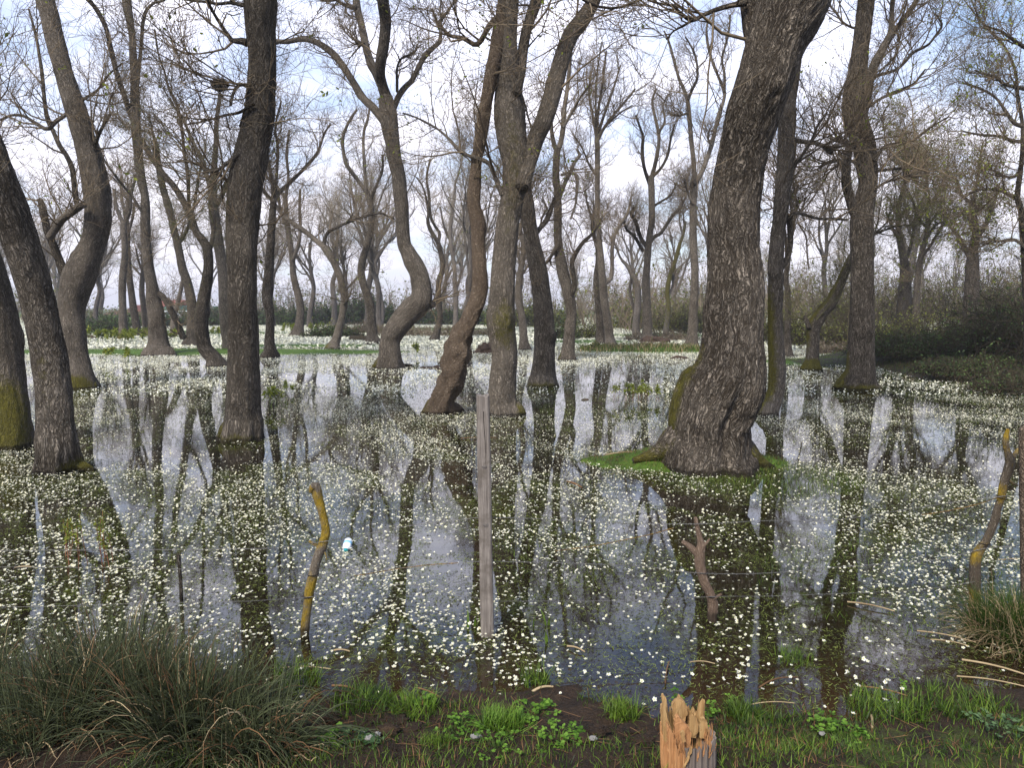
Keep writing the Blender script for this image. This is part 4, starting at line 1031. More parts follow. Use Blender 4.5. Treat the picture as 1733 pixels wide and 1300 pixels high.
# ------------------------------------------------------------------ small clumps along the shore: each a thing
def tuft(name, px, py, n, h, rad, seed, mats, label, cat='grass tuft', group=None, lean=0.5, z=None, width=0.6):
    c = ground_pt(px, py, 0.02)
    if z is None: z = max(0.0, float(ground_z(np.array([c[0]]), np.array([c[1]]))[0])) - 0.01
    rr = np.random.default_rng(seed)
    a = rr.random(n) * 6.28; q = rad * np.sqrt(rr.random(n))
    o = grass(name, mats, c[0] + q * np.cos(a), c[1] + q * np.sin(a), h, seed, z=np.full(n, z), lean=lean, parent=None, kind=None, origin=(c[0], c[1], z), width=width)
    tag(o, label, cat, group)
    return o
for i, (px, py, n, h, rad, mt, lb) in enumerate([
    (850, 1235, 420, 0.12, 0.09, [GRASS, HERB], 'dense bright green cushion of grass on the mud below the square post'),
    (1052, 1212, 260, 0.11, 0.07, [GRASS], 'upright bright green tuft at the waterline left of the split post'),
    (615, 1190, 300, 0.13, 0.13, [GRASS, GRASS_DARK], 'ragged green grass hanging over the water right of the rush clump'),
    (690, 1200, 260, 0.11, 0.12, [GRASS], 'wider green grass patch on the dark mud edge, below the turquoise capped bottle'),
    (735, 1275, 200, 0.07, 0.06, [GRASS], 'small low tuft at the bottom between mud clods'),
    (1255, 1205, 200, 0.12, 0.06, [GRASS, GRASS_DARK], 'loose green tuft right of the split post at the water edge'),
    (1290, 1210, 110, 0.09, 0.05, [GRASS_DARK, GRASS], 'small dark tuft standing in the brown shallows'),
    (1500, 1200, 380, 0.13, 0.16, [GRASS, GRASS_DARK], 'broad green tuft leaning left at the lower right bank'),
    (1620, 1195, 420, 0.12, 0.17, [GRASS, GRASS_DARK], 'thick fine-bladed tuft near the lower right corner'),
    (905, 1150, 90, 0.13, 0.06, [GRASS_DARK, GRASS], 'thin tuft of long blades in the water beneath the square post'),
    (1345, 1110, 150, 0.10, 0.10, [GRASS, GRASS_DARK], 'sparse grass tips breaking the water right of the forked stake'),
    (500, 1150, 150, 0.16, 0.12, [GRASS, GRASS_DARK], 'pale green blades at the right flank of the rush clump')]):
    tuft('grass_tuft', px, py, n, h, rad, 110 + i, mt, lb, group='grass tufts along the near bank')
# single broad blades in the water
def blade_thing(px, py, h, w, seed, label, lean=0.3):
    c = ground_pt(px, py, 0)
    rr = np.random.default_rng(seed); g = Geo()
    n = 3
    s = h * (0.6 + 0.5 * rr.random(n))
    scatter(g, BV * np.array([w / 0.055 / 1.0, 0.6, 1]), BP, np.stack([c[0] + rr.normal(size=n) * 0.02, c[1] + rr.normal(size=n) * .02, np.full(n, -0.02)], 1), rr.random(n) * 6.28, np.stack([np.ones(n) , s, s], 1) , rr.random(n) * lean, rr.random(n) * 6.28)
    tag(g.obj('iris_shoot', GRASS, None, (c[0], c[1], 0)), label, 'water plant', 'broad green shoots in the water')
blade_thing(800, 1062, 0.17, 0.016, 1, 'leaning broad green shoot just left of the foot of the square post')
blade_thing(918, 1060, 0.16, 0.016, 2, 'upright broad green shoot right of the square post')
blade_thing(928, 1085, 0.11, 0.014, 3, 'shorter broad green shoot beside the upright one')

# leafy herbs
r5 = np.linspace(0, 2 * math.pi, 6, endpoint=False)
def leaflet():
    v = [(0, 0, 0)]; ang = np.linspace(-1.3, 1.3, 7)
    for k, a in enumerate(ang):
        q = 1.0 - 0.18 * (k % 2)
        v.append((0.55 * math.sin(a) * q, 0.15 + 0.55 * q * (0.5 + 0.5 * math.cos(a)) + 0.35 * math.cos(a), 0.07 * math.cos(a * 2)))
    return np.array(v), np.array([list(range(8))])
LV, LP = leaflet()
def herb(name, px, py, n, rad, h, size, seed, label, mat=None, group='leafy weeds on the near bank', cat='leafy plant', z0=None):
    c = ground_pt(px, py, 0.03)
    z0 = max(0.0, float(ground_z(np.array([c[0]]), np.array([c[1]]))[0])) if z0 is None else z0
    rr = np.random.default_rng(seed)
    root = empty(name, (c[0], c[1], z0), label, cat, group)
    a = rr.random(n) * 6.28; q = rad * np.sqrt(rr.random(n)); hh = h * (0.25 + 0.75 * rr.random(n)) * (1.1 - 0.6 * q / rad)
    P3 = np.stack([c[0] + q * np.cos(a), c[1] + q * np.sin(a), z0 + hh], 1)
    st = np.stack([np.repeat([[c[0], c[1], z0 - .01]], n, 0) + 0.3 * np.stack([q * np.cos(a), q * np.sin(a), 0 * a], 1), P3 * 0.5 + 0.5 * np.array([c[0], c[1], z0 + h * 0.4]), P3], 1)
    g = Geo(); tubes(g, st, np.full((n, 3), 0.0008), 3); g.obj('stem', mat or HERB, root, (c[0], c[1], z0))
    g = Geo()
    for k in range(3):
        scatter(g, LV, LP, P3, a + 2.09 * k + rr.normal(size=n) * 0.2 - PI2, size * (0.7 + 0.6 * rr.random(n)), rr.random(n) * 0.6, rr.random(n) * 6.28)
    g.obj('foliage', mat or HERB, root, (c[0], c[1], z0), smooth=False)
    return root
HERB_GREY = simple('greyish_herb_leaf', (0.035, 0.075, 0.025), (0.12, 0.19, 0.08), 6.0, 0.5, transl=0.3)
for i, (px, py, n, rad, h, s, mt, lb) in enumerate([
    (905, 1215, 34, 0.10, 0.06, 0.017, HERB, 'leafy bright green weed spreading right of the grass cushion'),
    (775, 1235, 30, 0.10, 0.06, 0.015, HERB, 'lacy green weed left of the grass cushion'),
    (720, 1190, 14, 0.05, 0.05, 0.019, HERB, 'clover leaves on thin stalks at the mud edge'),
    (595, 1262, 12, 0.07, 0.03, 0.024, HERB_GREY, 'grey green rosette on the mud near the lower left clods'),
    (625, 1280, 9, 0.05, 0.03, 0.022, HERB_GREY, 'smaller grey green rosette beside the first one'),
    (560, 1270, 12, 0.07, 0.04, 0.024, HERB, 'green rosette at the tip of the flattened rushes'),
    (380, 1290, 14, 0.07, 0.05, 0.022, HERB, 'bright green leaves poking from under the rush clump'),
    (940, 1270, 44, 0.12, 0.05, 0.016, HERB, 'low leafy weed at the bottom edge left of the split post'),
    (1145, 1185, 9, 0.04, 0.10, 0.014, HERB, 'small green sprig rising behind the split post'),
    (1205, 1205, 12, 0.04, 0.09, 0.014, HERB, 'green sprig hugging the right shoulder of the split post'),
    (1235, 1180, 6, 0.03, 0.05, 0.012, HERB, 'tiny herb in the water right of the split post'),
    (1430, 1255, 30, 0.10, 0.05, 0.014, HERB, 'leafy weed patch on the bank under the fallen straws'),
    (1390, 1230, 26, 0.09, 0.06, 0.015, HERB, 'leafy weed beside the brown shallows'),
    (1690, 1250, 34, 0.12, 0.05, 0.016, HERB_GREY, 'round-leaved plant in the lower right corner'),
    (1170, 1245, 16, 0.09, 0.04, 0.014, HERB, 'low herb at the foot of the split post'),
    (840, 1290, 26, 0.12, 0.04, 0.013, HERB, 'sprawling weed at the bottom edge under the cushion')]):
    herb('leafy_weed', px, py, n, rad, h, s, 140 + i, lb, mt)
# round leaves floating lower right
for i, (px, py, n, rad, lb) in enumerate([(1575, 1165, 16, 0.13, 'green round leaves floating between the fallen straws'), (1625, 1195, 14, 0.10, 'green round leaves floating at the lower right bank'), (1560, 1190, 10, 0.09, 'few dark round leaves on blue water')]):
    herb('floating_leaves', px, py, n, rad, 0.012, 0.02, 170 + i, lb, HERB, 'floating leaf clusters', 'water plant', 0.004)

# ------------------------------------------------------------------ rush clumps
def rush(name, label, centres, n, L, seed, straw=0.25, mats=None, group=None, spread=1.0, rad=0.10, wid=0.0024, droop=0.9):
    mats = mats or (RUSH, RUST_LEAF, STRAW)
    c0 = np.array([centres[0][0], centres[0][1], 0.05])
    root = empty(name, c0, label, 'rush clump', group)
    rr = np.random.default_rng(seed)
    per = n // len(centres)
    for part, mat_, frac, dr in (('green_blades', mats[0], 1 - straw, 1.0), ('brown_blades', mats[1], straw * 0.6, 1.9), ('straw_blades', mats[2], straw * 0.4, 2.1)):
        allP, allR = [], []
        for (cx, cy) in centres:
            m_ = max(3, int(per * frac))
            a = rr.random(m_) * 6.28; q = rad * np.sqrt(rr.random(m_))
            p = np.stack([cx + q * np.cos(a), cy + q * np.sin(a), np.full(m_, 0.0)], 1)
            th = np.abs(rr.normal(size=m_)) * 0.42 * spread * (1.3 if part != 'green_blades' else 1) + 0.10
            az = a + rr.normal(size=m_) * 0.5
            d = np.stack([np.sin(th) * np.cos(az), np.sin(th) * np.sin(az), np.cos(th)], 1)
            Lm = (L * (0.45 + 0.65 * rr.random(m_)))[:, None]
            pts = [p]; K = 10
            for j in range(1, K):
                d = norm(d + np.stack([0 * az, 0 * az, -droop * dr * (0.10 + 0.30 * np.sin(th)) * (j / K) * (0.5 + rr.random(m_))], 1) + rr.normal(size=d.shape) * 0.02)
                p = p + d * Lm / (K - 1)
                gz = np.maximum(0, ground_z(p[:, 0], p[:, 1], False)) + 0.01
                p = np.stack([p[:, 0], p[:, 1], np.maximum(p[:, 2], gz + 0.03 * rr.random(m_))], 1)
                pts.append(p)
            allP.append(np.stack(pts, 1)); allR.append(wid * (0.6 + 0.7 * rr.random((m_, 1))) * (1 - np.linspace(0, 1, K)[None] ** 2.5 * 0.85))
        g = Geo(); tubes(g, np.concatenate(allP), np.concatenate(allR), 3)
        g.obj(part, mat_, root, c0)
    return root
def gp2(px, py): 
    q = ground_pt(px, py, 0.05); return (q[0], q[1])
rush('rush_clump', 'big dark green rush clump with straw blades filling the lower left corner', [gp2(225, 1240), gp2(150, 1255), gp2(300, 1270), gp2(190, 1180)], 1900, 0.47, 301, 0.16, spread=1.2, rad=0.12, droop=0.65)
rush('rush_clump', 'lower rushes cut by the left edge, blades lying over the bank', [gp2(30, 1235), gp2(-60, 1200), gp2(70, 1290)], 1150, 0.42, 302, 0.20, spread=1.45, rad=0.14)
rush('rush_clump', 'flattened rushes lying to the right across the mud', [gp2(390, 1240), gp2(440, 1285), gp2(350, 1300)], 1150, 0.46, 303, 0.20, spread=2.0, rad=0.13, droop=1.7)
rush('rush_clump', 'pale and green tussock round the foot of the yellow stake at the right edge', [gp2(1690, 1068), gp2(1745, 1085)], 1500, 0.34, 304, 0.34, (GRASS_DARK, STRAW, STRAW), spread=1.1, rad=0.12, wid=0.0014)
rush('rush_clump', 'fine green grass tussock at the right edge, in front of the dark round post', [gp2(1738, 1062)], 700, 0.26, 305, 0.05, (GRASS, STRAW, STRAW), spread=0.9, rad=0.12, wid=0.0014)

# ------------------------------------------------------------------ spurge-like shoots with red stems
def shoots(px, py, n, h, rad, seed, label, red=True, leafs=26, ls=0.030):
    c = ground_pt(px, py, 0)
    rr = np.random.default_rng(seed)
    root = empty('marsh_shoots', (c[0], c[1], 0), label, 'water plant', 'leafy shoots standing in the water')
    a = rr.random(n) * 6.28; q = rad * np.sqrt(rr.random(n))
    b = np.stack([c[0] + q * np.cos(a), c[1] + 0.5 * q * np.sin(a), np.full(n, -0.05)], 1)
    hh = h * (0.55 + 0.45 * rr.random(n))
    tip = b + np.stack([rr.normal(size=n) * 0.03, rr.normal(size=n) * 0.03, hh + .05], 1)
    mid = (b + tip) / 2 + rr.normal(size=b.shape) * 0.01
    P = np.stack([b, mid, tip], 1)
    big = max(0.0022, 0.00016 * c[1])
    g = Geo(); tubes(g, P, np.full((n, 3), big) * np.array([1.2, 1, 0.7]), 5); g.obj('stem', RED_STEM if red else HERB, root, (c[0], c[1], 0))
    g = Geo()
    N = n * leafs
    u = 0.62 + 0.38 * rr.random(N) ** 0.7
    k = np.repeat(np.arange(n), leafs)
    pos = b[k] * (1 - u[:, None]) + tip[k] * u[:, None]
    T = np.array([[-.12, 0, 0], [.12, 0, 0], [.16, .5, .1], [0, 1, .05], [-.16, .5, .1]])
    scatter(g, T, np.array([[0, 1, 2, 3, 4]]), pos, rr.random(N) * 6.28, ls * (0.5 + 0.6 * rr.random(N)), rr.random(N) * 1.2 + 0.2, rr.random(N) * 6.28)
    g.obj('foliage', LEAF_SPRING, root, (c[0], c[1], 0), smooth=False)
shoots(165, 955, 10, 0.36, 0.24, 401, 'red-stemmed green-tipped shoots in a row before the left leaning trunk')
shoots(112, 945, 4, 0.30, 0.08, 402, 'few thin red shoots left of the larger red-stemmed clump')
shoots(458, 690, 5, 0.42, 0.25, 403, 'pale green leafy shoots right of the stout dark trunk', False, ls=0.09)
shoots(497, 668, 4, 0.30, 0.25, 404, 'fine green shoots farther from the stout dark trunk', False, ls=0.08)
shoots(1065, 680, 14, 0.40, 0.40, 405, 'reddish shoots with fresh tops in the open lane', True, ls=0.07)
shoots(1095, 678, 9, 0.32, 0.35, 406, 'right half of the shoots in the open lane', True, ls=0.07)
shoots(702, 603, 3, 0.55, 0.12, 407, 'single green sprout just right of the kneed tree', False, ls=0.16)
shoots(203, 614, 6, 0.55, 0.5, 408, 'yellow green sprouts left of the wide-footed tree', False, ls=0.16)
for i, (px, py) in enumerate([(147, 578), (168, 580), (184, 580), (206, 581), (228, 580), (247, 577), (296, 580), (359, 572), (483, 566), (535, 566)]):
    shoots(px, py, 9, 0.75, 0.7, 410 + i, ['bright green clump nearest the huge swaybacked tree, in the cream shallows', 'small green clump second from the swaybacked tree', 'yellow green clump by the left slim tree', 'green clump under the leftmost slim tree', 'green clump before the middle slim tree',
        'green clump left of the wide-footed tree', 'green clump just right of the wide-footed tree', 'yellow green clump between the two dark mossy trees', 'green clump left of the high-forking tree', 'green clump right of the high-forking tree'][i], False, 30, 0.20)

# ------------------------------------------------------------------ shrubs
def shrub(label, px, py, Y, wx, wy, h, seed, leafmat, nleaf, nst=160, stem=None, ls=0.07, name='shrub', cat='shrub', group=None):
    p, t = at(px, py, Y)
    gz = max(0.0, float(ground_z(np.array([p[0]]), np.array([Y]), False)[0]))
    rr = np.random.default_rng(seed)
    c = np.array([p[0], Y, gz])
    root = empty(name, c, label, cat, group)
    a = rr.random(nst) * 6.28; q = np.sqrt(rr.random(nst)) * 0.8
    b = c + np.stack([wx * q * np.cos(a), wy * q * np.sin(a), 0 * a - 0.05], 1)
    S, SR = [], []
    d = norm(np.stack([rr.normal(size=nst) * 0.5, rr.normal(size=nst) * 0.5, np.full(nst, 1.0)], 1))
    hh = (h * (0.6 + 0.5 * rr.random(nst)) * np.sqrt(np.clip(1.05 - q ** 2, 0.1, 1)))[:, None]
    pts = [b]; pp = b
    for j in range(6):
        d = norm(d + rr.normal(size=d.shape) * 0.22 - np.array([0, 0, 0.10 * j])); pp = pp + d * hh / 5; pts.append(pp)
    P = np.stack(pts, 1); PR = np.full((nst, 7), 0.006 + 0.00022 * Y) * np.linspace(1, 0.4, 7)
    C, CR = spawn(P, PR, 5, 0.2, 1, h * 0.45, 0.8, 0.0, 5, 0.3, 0.7, 0.002 + 0.0001 * Y, 0.3, rr)
    g = Geo(); tubes(g, P, PR, 3); tubes(g, C, CR, 3); g.obj('stems', stem or BRUSH_DARK, root, c)
    if nleaf:
        allp = np.concatenate([P[:, 1:].reshape(-1, 3), C.reshape(-1, 3)])
        pos = allp[rr.integers(0, len(allp), nleaf)] + rr.normal(size=(nleaf, 3)) * 0.06 * h
        pos[:, 2] = np.maximum(pos[:, 2], gz + 0.03)
        g = Geo(); scatter(g, LEAF_T, LEAF_P, pos, rr.random(nleaf) * 6.28, ls * (0.5 + rr.random(nleaf)), rr.random(nleaf) * 2.4, rr.random(nleaf) * 6.28)
        g.obj('leaves', leafmat, root, c, smooth=False)
    return root
shrub('dark rounded bramble mound behind the swaybacked tree', 172, 566, 52, 3.0, 1.6, 1.15, 501, LEAF_DARK, 3000, ls=0.13)
shrub('dark low bush beside the slender hooked tree', 560, 574, 45, 1.8, 1.0, 0.85, 502, LEAF_DARK, 2600, ls=0.10)
shrub('dark small bush just right of the slender hooked tree', 592, 575, 44.5, 0.9, 0.7, 0.62, 503, LEAF_DARK, 1300, ls=0.10)
shrub('yellow green leafy top growing out of the dark low bush', 553, 572, 45.6, 0.9, 0.6, 1.1, 504, LEAF_SPRING, 420, 40, ls=0.10)
shrub('pale dry brush in a long low drift right of the kneed tree', 740, 572, 47, 5.2, 1.5, 0.85, 505, LEAF_OLIVE, 900, 420, BRUSH, ls=0.08)
shrub('pale dry brush left of the split hollow tree', 610, 568, 52, 2.6, 1.2, 1.0, 506, LEAF_OLIVE, 400, 220, BRUSH, ls=0.08)
shrub('round green bush on the clump beneath the close pair', 1010, 596, 31, 0.8, 0.6, 0.40, 507, LEAF_OLIVE, 1500, 60, ls=0.06)
shrub('grey green sticks drifted along the clump beneath the gnarled tree', 1090, 596, 31, 1.9, 0.5, 0.34, 508, LEAF_OLIVE, 500, 200, BRUSH, ls=0.05)
shrub('vivid yellow green bush at the wood edge right of the close pair', 1056, 562, 66, 1.5, 1.0, 1.6, 509, LEAF_SPRING, 900, 60, ls=0.16)
shrub('tangle of dry twigs at the foot of the gnarled tree', 1120, 583, 40, 2.6, 1.0, 0.7, 510, LEAF_OLIVE, 100, 240, BRUSH, ls=0.05)
shrub('dark green bush seen left of the pinkish trunk', 945, 570, 42, 0.9, 0.8, 1.4, 511, LEAF_DARK, 1500, 60, ls=0.10)
shrub('green bush between the smooth and pinkish trunks', 985, 575, 43, 1.6, 0.9, 1.3, 512, LEAF_OLIVE, 1500, 80, ls=0.10)
shrub('low dark bramble bank running right from the stout mossy-footed trunk', 1560, 625, 22.5, 2.6, 1.3, 0.85, 513, LEAF_DARK, 9000, 420, ls=0.055)
shrub('second dark bramble bank nearer the right edge', 1680, 630, 21.5, 2.4, 1.4, 0.95, 514, LEAF_DARK, 9000, 420, ls=0.055)
shrub('brown and green scrub on the near point of the right bank', 1655, 655, 17.8, 1.9, 1.2, 0.5, 515, LEAF_DARK, 5200, 420, ls=0.04)
shrub('dark brown brambles cut by the right edge above the water', 1745, 670, 15.3, 1.5, 1.1, 0.6, 516, LEAF_DARK, 3600, 360, ls=0.04)
shrub('tall green thicket standing at the right edge', 1745, 640, 19.5, 1.5, 1.5, 2.3, 517, LEAF_DARK, 6500, 300, ls=0.06)
shrub('green arching bramble thicket at the back of the right bank', 1560, 600, 29, 3.0, 1.6, 1.9, 518, LEAF_OLIVE, 5000, 260, ls=0.07)
shrub('brown and green scrub behind the leaning mossy tree', 1420, 590, 34, 3.4, 1.6, 1.6, 519, LEAF_OLIVE, 3600, 240, ls=0.08)
shrub('bare grey brush at the water edge between two mossy-footed trees', 1405, 598, 28.5, 1.0, 0.6, 0.7, 520, LEAF_OLIVE, 60, 130, BRUSH)
shrub('green scrub glimpsed just left of the massive leaning trunk', 1165, 570, 50, 3.0, 1.5, 2.4, 521, LEAF_OLIVE, 3200, 160, ls=0.10)
shrub('dark green scrub glimpsed right of the massive trunk', 1310, 585, 38, 2.2, 1.5, 2.0, 522, LEAF_OLIVE, 3600, 160, ls=0.09)
for i, (px, wx, h, mt, Y, lb) in enumerate([(475, 5.0, 2.4, LEAF_DARK, 76, 'dark evergreen bushes left of the high-forking tree'), (420, 4.5, 2.0, LEAF_DARK, 78, 'dark hedge bushes behind the stout dark trunk'), (560, 5, 2.6, LEAF_DARK, 80, 'dark bushes under the far trees behind the hooked tree'), (612, 3, 4.2, LEAF_DARK, 82, 'tall dark evergreen bush left of the split hollow tree'),
        (345, 4, 2.2, LEAF_DARK, 74, 'dark hedge by the bowed tree'), (180, 7, 1.6, LEAF_DARK, 73, 'long clipped looking hedge before the white buildings'), (255, 5, 1.6, LEAF_DARK, 72, 'dark hedge before the red fronted house'), (700, 5, 2.4, LEAF_DARK, 80, 'dark bushes far behind the kneed tree'),
        (820, 6, 2.4, LEAF_DARK, 78, 'dark bushes far behind the burr-covered trunk'), (905, 5, 2.6, LEAF_OLIVE, 70, 'olive bushes far behind the smooth trunk'), (1130, 5, 3.0, LEAF_OLIVE, 62, 'olive bushes far behind the yellow lichened tree')]):
    shrub(lb, px, 552, Y, wx, 2.0, h, 530 + i, mt, 2600, 140, ls=0.22)

# ------------------------------------------------------------------ brushwood closing the view
def brushwood(label, n, xf, y0, y1, h0, h1, seed, stem, leafs, leafmat, ls=0.12, rad=0.02, name='brushwood', tw=4, gap=None):
    rr = np.random.default_rng(seed)
    y = y0 + (y1 - y0) * rr.random(n); x = xf(y, rr.random(n))
    z = np.maximum(0, ground_z(x, y, False))
    hh = (h0 + (h1 - h0) * rr.random(n) ** 1.5)[:, None]
    if gap is not None:
        ax = x / y * F_PX + CX; hh = np.where(((ax > gap[0]) & (ax < gap[1]))[:, None], np.minimum(hh, 1.0), hh)
    p = np.stack([x, y, z - 0.1], 1)
    d = norm(np.stack([rr.normal(size=n) * 0.28, rr.normal(size=n) * 0.28, np.ones(n)], 1)); pts = [p]
    for j in range(7):
        d = norm(d + rr.normal(size=d.shape) * 0.16 + np.array([0, 0, 0.04])); p = p + d * hh / 7; pts.append(p)
    P = np.stack(pts, 1); PR = rad * (0.5 + rr.random((n, 1))) * np.linspace(1, 0.3, 8)[None]
    C, CR = spawn(P, PR, tw + 2, 0.15, 1, 1.0, 0.75, 0.12, 5, 0.25, 0.6, rad * 0.16, 0.3, rr)
    E, ER = spawn(C, CR, tw, 0.2, 1, 0.55, 0.75, 0.1, 4, 0.25, 0.7, rad * 0.14, 0.3, rr)
    C[:, 1:] = C[:, :1] + (C[:, 1:] - C[:, :1]) * (hh.mean() / 3.2); 
    g = Geo(); tubes(g, P, PR, 4); tubes(g, C, CR, 3); tubes(g, E, ER, 3)
    mats = [stem, leafmat]
    if leafs:
        i = rr.integers(0, len(E), leafs)
        pos = E[i, 3] + rr.normal(size=(leafs, 3)) * 0.1
        scatter(g, LEAF_T, LEAF_P, pos, rr.random(leafs) * 6.28, ls * (0.5 + rr.random(leafs)), rr.random(leafs) * 2.4, rr.random(leafs) * 6.28, 1)
    tag(g.obj(name, mats, smooth=False), label, 'brushwood', None, 'stuff')
brushwood('grey brown brushwood closing the far side of the pond', 1900, lambda y, u: (u * 2 - 1) * y * 0.85, 84, 106, 2.5, 7.0, 601, BRUSH, 12000, LEAF_OLIVE, 0.24, 0.035, 'far_brushwood', gap=(150, 362))
brushwood('taller greening scrub at the far right side', 900, lambda y, u: 6 + u * 60, 52, 84, 3.0, 8.0, 602, BRUSH, 12000, LEAF_OLIVE, 0.18, 0.03, 'far_scrub')
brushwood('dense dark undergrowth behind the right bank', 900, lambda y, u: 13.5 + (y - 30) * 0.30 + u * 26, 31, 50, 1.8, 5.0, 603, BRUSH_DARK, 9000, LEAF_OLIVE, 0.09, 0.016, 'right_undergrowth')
# ------------------------------------------------------------------ fence: post, stakes, wires
def grain_mat(name, c1, c2, scale=1.0, rough=0.85, knots=True, blotch=None):
    m, t = new_mat(name)
    co = t.n('ShaderNodeTexCoord').outputs['Object']
    g1 = t.noise(t.map(co, (90 * scale, 90 * scale, 3.0)), 1.0, 6, 0.65, 0.5)
    g2 = t.noise(t.map(co, (300 * scale, 300 * scale, 8.0)), 1.0, 3, 0.6)
    b = t.noise(co, 5.0, 4, 0.6)
    f = t.math('ADD', t.math('ADD', t.math('MULTIPLY', g1, .5), t.math('MULTIPLY', g2, .3)), t.math('MULTIPLY', b, .25))
    col = t.ramp(f, [(0.34, c1), (0.55, tuple((a + b_) / 2 for a, b_ in zip(c1, c2))), (0.72, c2)])
    if blotch: col = t.mix(t.ramp(t.noise(co, 9, 4, .6), [(0.5, (0, 0, 0)), (0.62, (0.7,) * 3)]), col, blotch)
    t.out(t.bsdf(col, rough, t.bump(t.math('ADD', g1, g2), 0.7, 0.004), spec=0.2))
    return m
GREY_WOOD = grain_mat('weathered_grey_wood', (0.035, 0.026, 0.022), (0.36, 0.32, 0.285), blotch=(0.10, 0.085, 0.07))
BROWN_WOOD = grain_mat('weathered_brown_wood', (0.05, 0.025, 0.02), (0.20, 0.13, 0.105))
ORANGE_WOOD = grain_mat('fresh_torn_wood', (0.17, 0.07, 0.028), (0.66, 0.36, 0.16), 0.8, 0.7)
PALE_WOOD = grain_mat('pale_torn_wood', (0.20, 0.10, 0.035), (0.52, 0.36, 0.17), 0.8, 0.7)
STUMP_GREY = grain_mat('stump_grey_side', (0.055, 0.04, 0.035), (0.27, 0.23, 0.20), 0.6, 0.85)

def square_post(px0, py0, px1, py1, w, label):
    b = ground_pt(px1, py1); D = b[1]
    tp, t = at(px0, py0, D)
    root = empty('fence_post', (b[0], D, 0), label, 'fence post')
    n = 46; S = 28
    P = np.linspace(b + np.array([0, 0, -0.3]), tp, n)
    a = np.linspace(0, 2 * math.pi, S, endpoint=False) + 0.12
    k = 8.0
    sq = (np.abs(np.cos(a)) ** k + np.abs(np.sin(a)) ** k) ** (-1 / k)
    hw = w / 2 / F_PX * t
    v = []
    for i in range(n):
        z = P[i, 2]
        q = sq * hw * (1 + 0.03 * math.sin(z * 9) + 0.012 * np.sin(a * 5 + z * 4))
        knot = 0.10 * math.exp(-((z - 0.38) / 0.03) ** 2) * np.exp(-((a - 4.6) / 0.5) ** 2)
        q = q * (1 + knot)
        v.append(np.stack([P[i, 0] + q * np.cos(a), P[i, 1] + q * np.sin(a) * 0.9, np.full(S, z) + (0.006 * np.sin(a * 2 + 1) + 0.004 * np.sin(a * 7) if i == n - 1 else 0)], 1))
    v = np.array(v); idx = np.arange(n * S).reshape(n, S)
    g = Geo()
    g.add(v.reshape(-1, 3), np.stack([idx[:-1], np.roll(idx[:-1], -1, 1), np.roll(idx[1:], -1, 1), idx[1:]], -1).reshape(-1, 4))
    g.obj('post_shaft', GREY_WOOD, root, (b[0], D, 0))
    g = Geo(); top = v[-1]; c = top.mean(0) + [0, 0, 0.002]
    ring = top * 0.99 + c * 0.01
    g.add(np.vstack([ring, [c]]), np.stack([np.arange(S), np.roll(np.arange(S), -1), np.full(S, S)], -1))
    g.obj('end_grain', GREY_WOOD, root, (b[0], D, 0))
    # a drying crack down the front face and two wire staples
    for zz in (0.93, 0.62):
        g = Geo(); f = zz / tp[2]; c = b * (1 - f) + tp * f
        A = np.array([[[c[0] - 0.012, D - hw * 0.93, zz], [c[0] - 0.010, D - hw - 0.006, zz + .002], [c[0] + 0.010, D - hw - 0.006, zz + .004], [c[0] + 0.012, D - hw * 0.93, zz + .004]]])
        tubes(g, A, np.full((1, 4), 0.0016), 6); g.obj('staple', WIRE, root, (b[0], D, 0))
    g = Geo(); zz = np.linspace(0.75, 1.22, 12); f = zz / tp[2]
    cx_ = b[0] * (1 - f) + tp[0] * f + 0.006 + 0.003 * np.sin(zz * 20)
    tubes(g, np.stack([cx_, np.full(12, D - hw * 0.905), zz], 1)[None], np.full((1, 12), 0.0016) * np.linspace(0.4, 1.2, 12), 4)
    g.obj('crack', CRACK, root, (b[0], D, 0))
    return root
WIRE, t = new_mat('galvanised_wire'); t.out(t.bsdf((0.16, 0.155, 0.15), 0.55, spec=0.5, Metallic=0.6))
RUST, t = new_mat('rusty_wire'); n_ = t.noise(t.n('ShaderNodeNewGeometry').outputs['Position'], 40, 4)
t.out(t.bsdf(t.ramp(n_, [(0.35, (0.05, 0.025, 0.012)), (0.65, (0.24, 0.15, 0.04))]), 0.8))
CRACK, t = new_mat('crack_dark'); t.out(t.bsdf((0.02, 0.015, 0.012), 0.95))
square_post(817, 669, 826.5, 1076, 22.5, 'straight square grey wooden fence post standing in the water in the middle')

def stake(name, label, pts, mat, seed, base_py, stubs=(), moss=0.0, Y=None, S=26):
    q = P_(pts)
    b = ground_pt(q[-1][0], base_py) if Y is None else np.array([*at(q[-1][0], base_py, Y)[0][:2], 0])
    D = b[1]
    root = empty(name, (b[0], D, 0), label, 'fence stake')
    pp, rr = [], []
    for (px, py, w) in q[::-1]:
        p, t = at(px, py, D); pp.append(p); rr.append(w / 2 / F_PX * t)
    pp = [pp[0] + np.array([0, 0, -0.25])] + pp; rr = [rr[0]] + rr
    g = Geo()
    limb_mesh(g, np.array(pp), np.array(rr), S, 0.006, seed, 0, knots=7, moss_fn=lambda v, A, bc: moss * (0.75 + 0.75 * wavy(bc, seed, 14)) * np.ones(v.shape[:2]))
    g.obj('stake_shaft', mat, root, (b[0], D, 0), attrs=True)
    for k, sb in enumerate(stubs):
        s = P_(sb); a = [at(x_, y_, D - 0.01 * k)[0] for x_, y_, w_ in s]
        g = Geo(); limb_mesh(g, np.array(a), np.array([w_ / 2 / F_PX * D for _, _, w_ in s]), 14, 0.006, seed + k + 3, 0, moss_fn=lambda v, A, bc: moss * 0.8 * np.ones(v.shape[:2]))
        g.obj('snag', mat, root, (b[0], D, 0), attrs=True)
    return root, D
